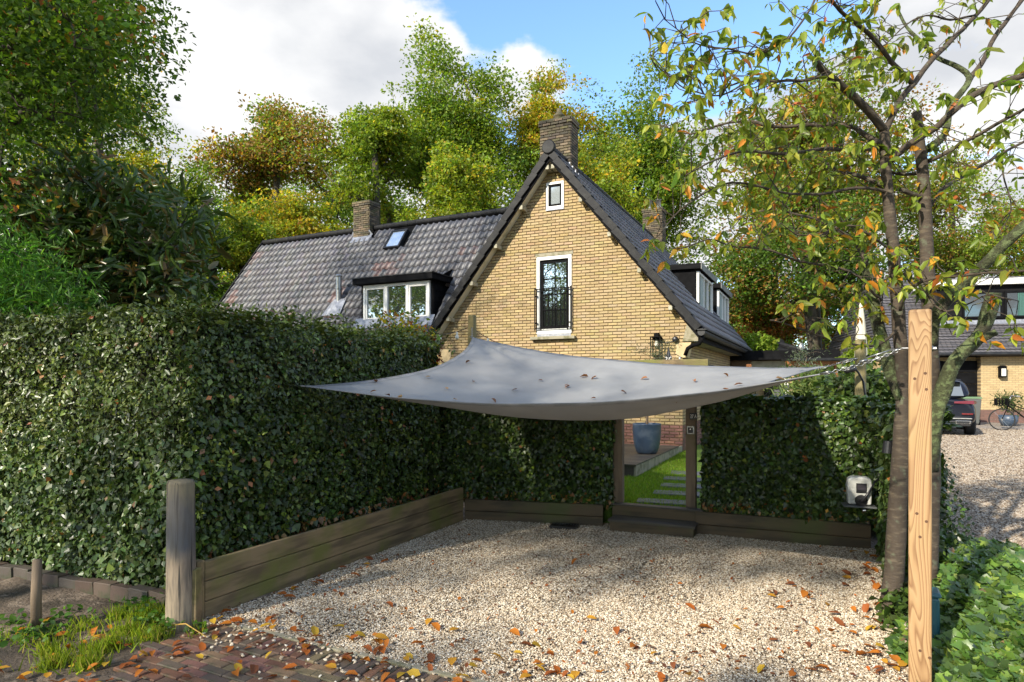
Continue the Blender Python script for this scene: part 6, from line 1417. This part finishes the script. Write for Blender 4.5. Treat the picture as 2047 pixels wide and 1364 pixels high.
mb = MB(); mb.tube([(-3.75, -.56, ez - .02), (9.2, -.56, ez - .02)], .075, 10); mb.build('gutter', m_zinc, nh)
mb = MB(); mb.bx(-3.6, 9, -.48, .3, ez - .11, ez - .09); mb.build('eave_soffit', m_black, nh)
db = MB(); db.bx(-1.6, 9, .55, 3.2, 4.05, 5.45); nd = db.build('dormer', m_blackwood, nh)
mb = MB(); mb.bx(-1.75, 9, .3, 3.3, 5.455, 5.68); mb.build('dormer_roof', m_white, nd)
for x0, x1 in ((-.4, 1.0), (1.05, 2.4)):
    wfn = framed('dormer_window', x0, x1, 4.15, 5.2, .50, .08, m_black, nd, .045); mb = MB(); mb.bx(x0 + .08, x1 - .08, .53, .54, 4.23, 5.12); mb.build('pane', m_glass_dim, wfn)
mb = MB(); mb.bx(1.5, 1.75, .515, .527, 4.23, 5.12); mb.build('curtain', m_cloth_teal, nd)
mb = MB(); mb.raw([(-2.3, .42, 3.85 + .06), (9, .42, 3.85 + .06), (9, .56, 4.10), (-1.6, .56, 4.10)], [(0, 1, 2, 3)]); mb.build('flashing', m_lead, nd)
nl = tag(empty('carriage_lantern', Vector((NX, NY, 0)) + Matrix.Rotation(NG, 3, 'Z') @ Vector((.68, -.06, 2.25)), NG), 'black square lantern on the neighbouring brick pier', 'wall lantern')
mb = MB(); mb.bx(-.11, .11, -.2, 0, -.2, .2); mb.build('cage', m_black, nl, bevel=.01); mb = MB(); mb.bx(-.075, .075, -.206, -.199, -.14, .14); mb.build('glass', m_bulb, nl); mb = MB(); mb.box(0, -.1, .23, .26, .24, .06, taper=.5); mb.build('cap', m_black, nl)
# wheelie bin
bn = tag(empty('wheelie_bin', at(1942, 768, 23.3) - Z * (1.8 - .3), -.5), 'grey wheelie bin with green lid beside the black garage door', 'wheelie bin')
mb = MB(); mb.raw([(-.2, -.24, .06), (.2, -.24, .06), (.2, .22, .06), (-.2, .22, .06), (-.26, -.32, .95), (.26, -.32, .95), (.26, .32, .95), (-.26, .32, .95)], [(3, 2, 1, 0), (4, 5, 6, 7), (0, 1, 5, 4), (1, 2, 6, 5), (2, 3, 7, 6), (3, 0, 4, 7)]); mb.build('body', m_bin, bn, bevel=.02)
mb = MB(); mb.box(0, .01, 1.0, .6, .72, .07, taper=.88); mb.build('lid', m_binlid, bn, bevel=.02)
for s in (-1, 1):
    mb = MB(); mb.tube([(s * .24, .24, .1), (s * .29, .24, .1)], .1, 16); mb.build('wheel', m_tyre, bn)
# ---- car
cr = tag(empty('parked_car', at(1872, 768, 18.4) - Z * (1.8 - .3), R(-31)), 'dark blue suv parked on the gravel drive seen from behind', 'car')
def loft(secs, name, mat, parent, bevel=0):
    mb = MB(); n = len(secs[0]); V = [p for s in secs for p in s]
    Fc = [(i * n + k, i * n + (k + 1) % n, (i + 1) * n + (k + 1) % n, (i + 1) * n + k) for i in range(len(secs) - 1) for k in range(n)] + [tuple(range(n))[::-1], tuple((len(secs) - 1) * n + k for k in range(n))]
    mb.raw(V, Fc); o = mb.build(name, mat, parent, smooth=True); o.modifiers.new('sub', 'SUBSURF').levels = 2; o.modifiers['sub'].render_levels = 2; return o
def csec(y, w, z0, z1, sh):       # lower body section: width w, sill z0, belt z1, shoulder factor
    return [(-w * .86, y, z0), (-w, y, z0 + .12), (-w * 1.0, y, (z0 + z1) / 2), (-w * sh, y, z1), (0, y, z1 + .03), (w * sh, y, z1), (w, y, (z0 + z1) / 2), (w, y, z0 + .12), (w * .86, y, z0), (0, y, z0 - .02)]
loft([csec(.04, .78, .42, .95, .9), csec(.0, .86, .40, 1.02, .92), csec(.10, .96, .34, 1.08, .93), csec(.8, 1.0, .28, 1.10, .93), csec(2.4, .99, .26, 1.06, .93), csec(3.8, .98, .28, 1.02, .92), csec(4.6, .9, .32, .92, .9), csec(4.88, .74, .4, .8, .88)], 'body', m_car, cr)
def gsec(y, w, zt, zb): return [(-w * 1.0, y, zb), (-w * .93, y, (zb + zt) / 2), (-w * .80, y, zt - .03), (0, y, zt + .02), (w * .80, y, zt - .03), (w * .93, y, (zb + zt) / 2), (w * 1.0, y, zb)]
loft([gsec(.16, .86, 1.18, 1.06), gsec(.42, .86, 1.60, 1.06), gsec(.75, .87, 1.70, 1.06), gsec(1.8, .88, 1.74, 1.06), gsec(2.6, .87, 1.66, 1.05), gsec(3.5, .84, 1.12, 1.04)], 'cabin', m_car, cr)
mb = MB(); mb.raw([(-.66, .155, 1.16), (.66, .155, 1.16), (.58, .40, 1.56), (-.58, .40, 1.56)], [(0, 1, 2, 3)]); o = mb.build('rear_window', m_glass, cr)
mb = MB(); mb.prism([(-.60, 1.60), (.60, 1.60), (.60, 1.64), (-.60, 1.64)], .22, .5); mb.build('roof_spoiler', m_car, cr, bevel=.015)
for s in (-1, 1):
    mb = MB(); mb.raw([(s * .42, -.035, .95), (s * .90, .03, .93), (s * .965, .22, .95), (s * .955, .24, 1.01), (s * .88, .05, 1.03), (s * .42, -.02, 1.0)], [(0, 1, 4, 5), (1, 2, 3, 4)]); mb.build('tail_light', m_red, cr)
    mb = MB(); mb.prism([(s * .60, .63), (s * .85, .63), (s * .87, .67), (s * .60, .67)], -.03, .06); mb.build('reflector', m_red, cr)
    mb = MB(); mb.prism([(s * .45, .36), (s * .80, .36), (s * .82, .46), (s * .45, .46)], -.045, .05); mb.build('exhaust_trim', m_chrome, cr, bevel=.01)
    mb = MB(); mb.prism([(s * .48, .375), (s * .77, .375), (s * .785, .445), (s * .48, .445)], -.052, -.047); mb.build('exhaust_outlet', m_dark, cr)
    for y in (.98, 3.9):
        mb = MB(); mb.lathe([(.19, -.13), (.34, -.13), (.375, -.09), (.378, .09), (.34, .13), (.19, .13)], 28); mb.v = [(s * .86 + b_[2], y + b_[0], .375 + b_[1]) for b_ in mb.v]; wl = mb.build('wheel', m_tyre, cr)
        mb = MB(); mb.lathe([(0, .08), (.08, .1), (.10, .07), (.24, .09), (.255, .13), (.26, .0)], 20); mb.v = [(s * (.86 + b_[2]), y + b_[0], .375 + b_[1]) for b_ in mb.v]; mb.build('rim', m_chrome, wl)
mb = MB(); mb.prism([(-.26, .72), (.26, .72), (.26, .83), (-.26, .83)], -.03, -.01); mb.build('number_plate', MAT('yellow_plate', (.62, .42, .03), .5, bst=0), cr)
mb = MB(); mb.prism([(-.84, .50), (.84, .50), (.84, .53), (-.84, .53)], -.05, .04); mb.build('bumper_trim', m_steel, cr, bevel=.008)
mb = MB(); mb.prism([(-.80, .30), (.80, .30), (.86, .44), (-.86, .44)], -.02, .3); mb.build('rear_diffuser', m_dark, cr, bevel=.015)
# ---- bicycle
bk = tag(empty('bicycle', at(2046, 768, 20.4) - Z * (1.8 - .3), R(62)), 'black city bicycle with front basket at the right edge of the drive', 'bicycle')
for y in (-.56, .56):
    mb = MB(); ring = [(0, y + .34 * math.cos(a), .345 + .34 * math.sin(a)) for a in [2 * math.pi * k / 32 for k in range(33)]]; mb.tube(ring, .02, 8, cap=False); w1 = mb.build('wheel', m_tyre, bk, smooth=True)
    mb = MB()
    for k in range(14):
        a = 2 * math.pi * k / 14; mb.tube([(0, y, .345), (0, y + .32 * math.cos(a), .345 + .32 * math.sin(a))], .003, 4, cap=False)
    mb.tube([(-.04, y, .345), (.04, y, .345)], .025, 10); mb.build('spokes', m_chrome, w1)
fr_ = MB()
for a, b, r_ in (((0, -.12, .33), (0, -.22, .88), .017), ((0, -.12, .33), (0, .38, .80), .02), ((0, -.2, .62), (0, .37, .86), .016), ((0, -.12, .33), (0, -.56, .345), .012), ((0, -.2, .7), (0, -.56, .345), .011), ((0, .36, .95), (0, .43, .68), .02), ((0, .43, .68), (0, .56, .345), .014)): fr_.tube([a, b], r_, 10)
fr_.build('frame', m_black, bk)
mb = MB(); mb.tube([(0, .36, .95), (0, .33, 1.1)], .014, 8); mb.tube([(-.3, .14, 1.10), (-.28, .26, 1.12), (-.12, .33, 1.10), (0, .33, 1.09), (.12, .33, 1.10), (.28, .26, 1.12), (.3, .14, 1.10)], .013, 8); mb.build('handlebar', m_chrome, bk, smooth=True)
mb = MB(); mb.box(0, -.25, .93, .17, .28, .07, taper=.8); mb.build('saddle', m_dark, bk, bevel=.025)
mb = MB(); mb.box(0, .58, .92, .34, .30, .22); bkm = mb.build('basket', m_black, bk); m_ = bkm.modifiers.new('wire', 'WIREFRAME'); m_.thickness = .02; bkm.modifiers.new('s', 'SUBSURF').subdivision_type = 'SIMPLE'; bkm.modifiers.move(1, 0); bkm.modifiers[0].levels = 2; bkm.modifiers[0].render_levels = 2
mb = MB(); mb.bx(-.07, .07, -.82, -.35, .70, .72); mb.build('carrier', m_black, bk); mb = MB(); mb.box(0, -.83, .68, .09, .03, .06); mb.build('rear_light', m_red, bk)
mb = MB(); mb.tube([(0, -.12, .33), (.08, -.12, .33), (.08, -.1, .18)], .012, 6); mb.tube([(-.08, -.14, .48), (-.08, -.12, .33), (0, -.12, .33)], .012, 6); mb.box(.13, -.1, .17, .1, .06, .02); mb.box(-.13, -.14, .48, .1, .06, .02); mb.build('pedals', m_dark, bk)
fpx = at(2016, 768, 22.6); fpt = tag(empty('planter', (fpx.x, fpx.y, .3)), 'dark blue planter against the neighbouring brick pier', 'pot')
mb = MB(); mb.lathe([(0, 0), (.2, 0), (.28, .2), (.3, .4), (.26, .4), (.24, .34), (0, .34)], 20); mb.build('bowl', m_pot, fpt, smooth=True)
shrub('potted_shrub', 'bushy green plant growing in the dark blue planter', [fpx + Vector((rnd.gauss(0, .2), rnd.gauss(0, .2), rnd.uniform(-.95, -.45))) for _ in range(26)], (fpx.x, fpx.y, .64), 26, .2, .14, .2, [((.06, .10, .03), 2), ((.12, .16, .05), 1)], KITE, m_leaf, cat='plant', tr=.03, tip=.004)

# ------------------------------------------------------------------ fallen leaves, each one an object
def dead_leaf(col, curl):
    T, Fc = LEAF; mb = MB(); mb.raw([(x - .5, y * .62, z * curl * .6 + curl * .12 * (abs(y) * 1.6) ** 2 * (1 if y > 0 else .4) + .014) for x, y, z in T.tolist()], [tuple(f) for f in Fc.tolist()], col); return mb.mesh('fallen_leaf', m_dry, True)
FL = [((.50, .17, .02), 1.2), ((.42, .12, .02), .8), ((.34, .10, .025), 1.6), ((.22, .075, .03), 1.5), ((.55, .28, .03), .9), ((.46, .15, .02), 1.9), ((.28, .09, .03), .5), ((.60, .38, .04), 1.1)]
lm = [dead_leaf(c, k) for c, k in FL]; lmb = [dead_leaf(c, k) for c, k in [((.30, .13, .05), 1.8), ((.45, .27, .12), 1.3), ((.17, .08, .04), 1.5), ((.55, .40, .22), 1.0)]]
rnd = random.Random(21); cnt_ = 0; spots = []
LC = ['orange', 'rust red', 'brown', 'dark brown', 'golden', 'orange', 'brown', 'yellow']; LCB = ['brown', 'tan', 'dark brown', 'pale tan']
def place_leaf(p, size, label, group, pool=lm, up=None):
    k_ = rnd.randrange(len(pool)); label = label.replace('COL', (LC if pool is lm else LCB)[k_]); o = link('fallen_leaf', pool[k_]); o.location = p; s = size * rnd.uniform(.7, 1.25); o.scale = (s, s, s)
    o.rotation_euler = (rnd.gauss(0, .25), rnd.gauss(0, .25), rnd.uniform(0, 6.28)); tag(o, label, 'leaf', group); return o
while cnt_ < 185:
    px = rnd.uniform(430, 1830); py = 1050 + 314 * rnd.random() ** .62; Y = H * F / (py - HY); p = at(px, py, Y); p.z = .024
    if rnd.random() < .5:
        e_ = rnd.random(); o2 = abs(rnd.gauss(0, .16))
        p = (E0 + G * rnd.uniform(.1, 4.6) + D * (.04 + o2)) if e_ < .5 else ((C0 - D * rnd.uniform(.2, 3.4) - G * o2) if e_ < .8 else P0 + D * rnd.uniform(0, 2.2) + G * (.06 + o2)); p.z = .024; px, py = proj(p)
        if rnd.random() < .35: py = 1300; px = 600
    w = .25 + .75 * (py > 1240) + .5 * (px > 1500) * (py > 1130) + .6 * (px < 800) * (py > 1180)
    if rnd.random() > w: continue
    if not inside(gpoly, np.array([p.x]), np.array([p.y]))[0]: continue
    place_leaf(p + Z * .008, .09, 'fallen COL leaf lying loose on the pale gravel', 'fallen leaves on the gravel'); cnt_ += 1
cnt_ = 0
while cnt_ < 80:
    s, t = rnd.uniform(-.1, 2.9), abs(rnd.gauss(.1, .42)); p = E0 + G * s - D * t + Z * .018; q = proj(p)
    if not (230 < q[0] < 960 and q[1] < 1380): continue
    place_leaf(p + Z * .006, .08, 'fallen COL leaf lying on the brown brick paving', 'fallen leaves on the paving'); cnt_ += 1
cnt_ = 0
while cnt_ < 55:
    px, py = rnd.uniform(-10, 420), rnd.uniform(1245, 1375); Y = H * F / (py - HY); p = at(px, py, Y); 
    if (p - E0).dot(D) > -.0 and p.x > -2.35 or p.x > -2.2 and (E0 - p).dot(D) > 0 and (p - E0).dot(G) > .05: continue
    p.z = verge_z(p.x, p.y) + .035; place_leaf(p, .075, 'fallen COL leaf lying on the bare soil of the verge', 'fallen leaves on the soil'); cnt_ += 1
for i in range(64):
    s, t = rnd.betavariate(1.6, 1.8), rnd.betavariate(1.2, 1.9) * .85 + .02
    p = sail_pt(s, t) + Z * .012; place_leaf(p + Z * .014, .078, 'small curled COL leaf lying on the grey sail', 'leaves lying on the sail', lmb)
# the countless small ones further off
n = 1500; y = 3.3 + 4.5 * RNG.random(n) ** 1.7; x = y * RNG.uniform(-.55, .7, n); k = inside(gpoly, x, y); x, y = x[k], y[k]; n = len(x); nn = RNG.normal(0, .3, (n, 3)); nn[:, 2] = 1
V, T, C = leaves_arrays(np.stack([x, y, np.full(n, .026)], 1), nn, RNG.normal(0, 1, (n, 3)), RNG.uniform(.018, .05, n), .6, LEAF, pick([(c, w) for c, w in [((.42, .14, .02), 2), ((.25, .09, .03), 2), ((.14, .06, .03), 2)]], n))
link('leaf_litter', np_mesh('leaf_litter', V, T, C, m_dry))['kind'] = 'stuff'
# dry reed on the paving
a_, b_ = at(318, 1258, 4.62), at(412, 1280, 4.45); mb = MB(); mb.tube([Vector((a_.x, a_.y, .04)), Vector(((a_.x + b_.x) / 2, (a_.y + b_.y) / 2 + .05, .07)), Vector((b_.x, b_.y, .03))], [.006, .005, .003], 6); tag(mb.build('dry_stalk', MAT('straw', (.50, .30, .06), .6, bst=0), smooth=True), 'bent yellow dry stalk lying beside the bollard', 'stalk')
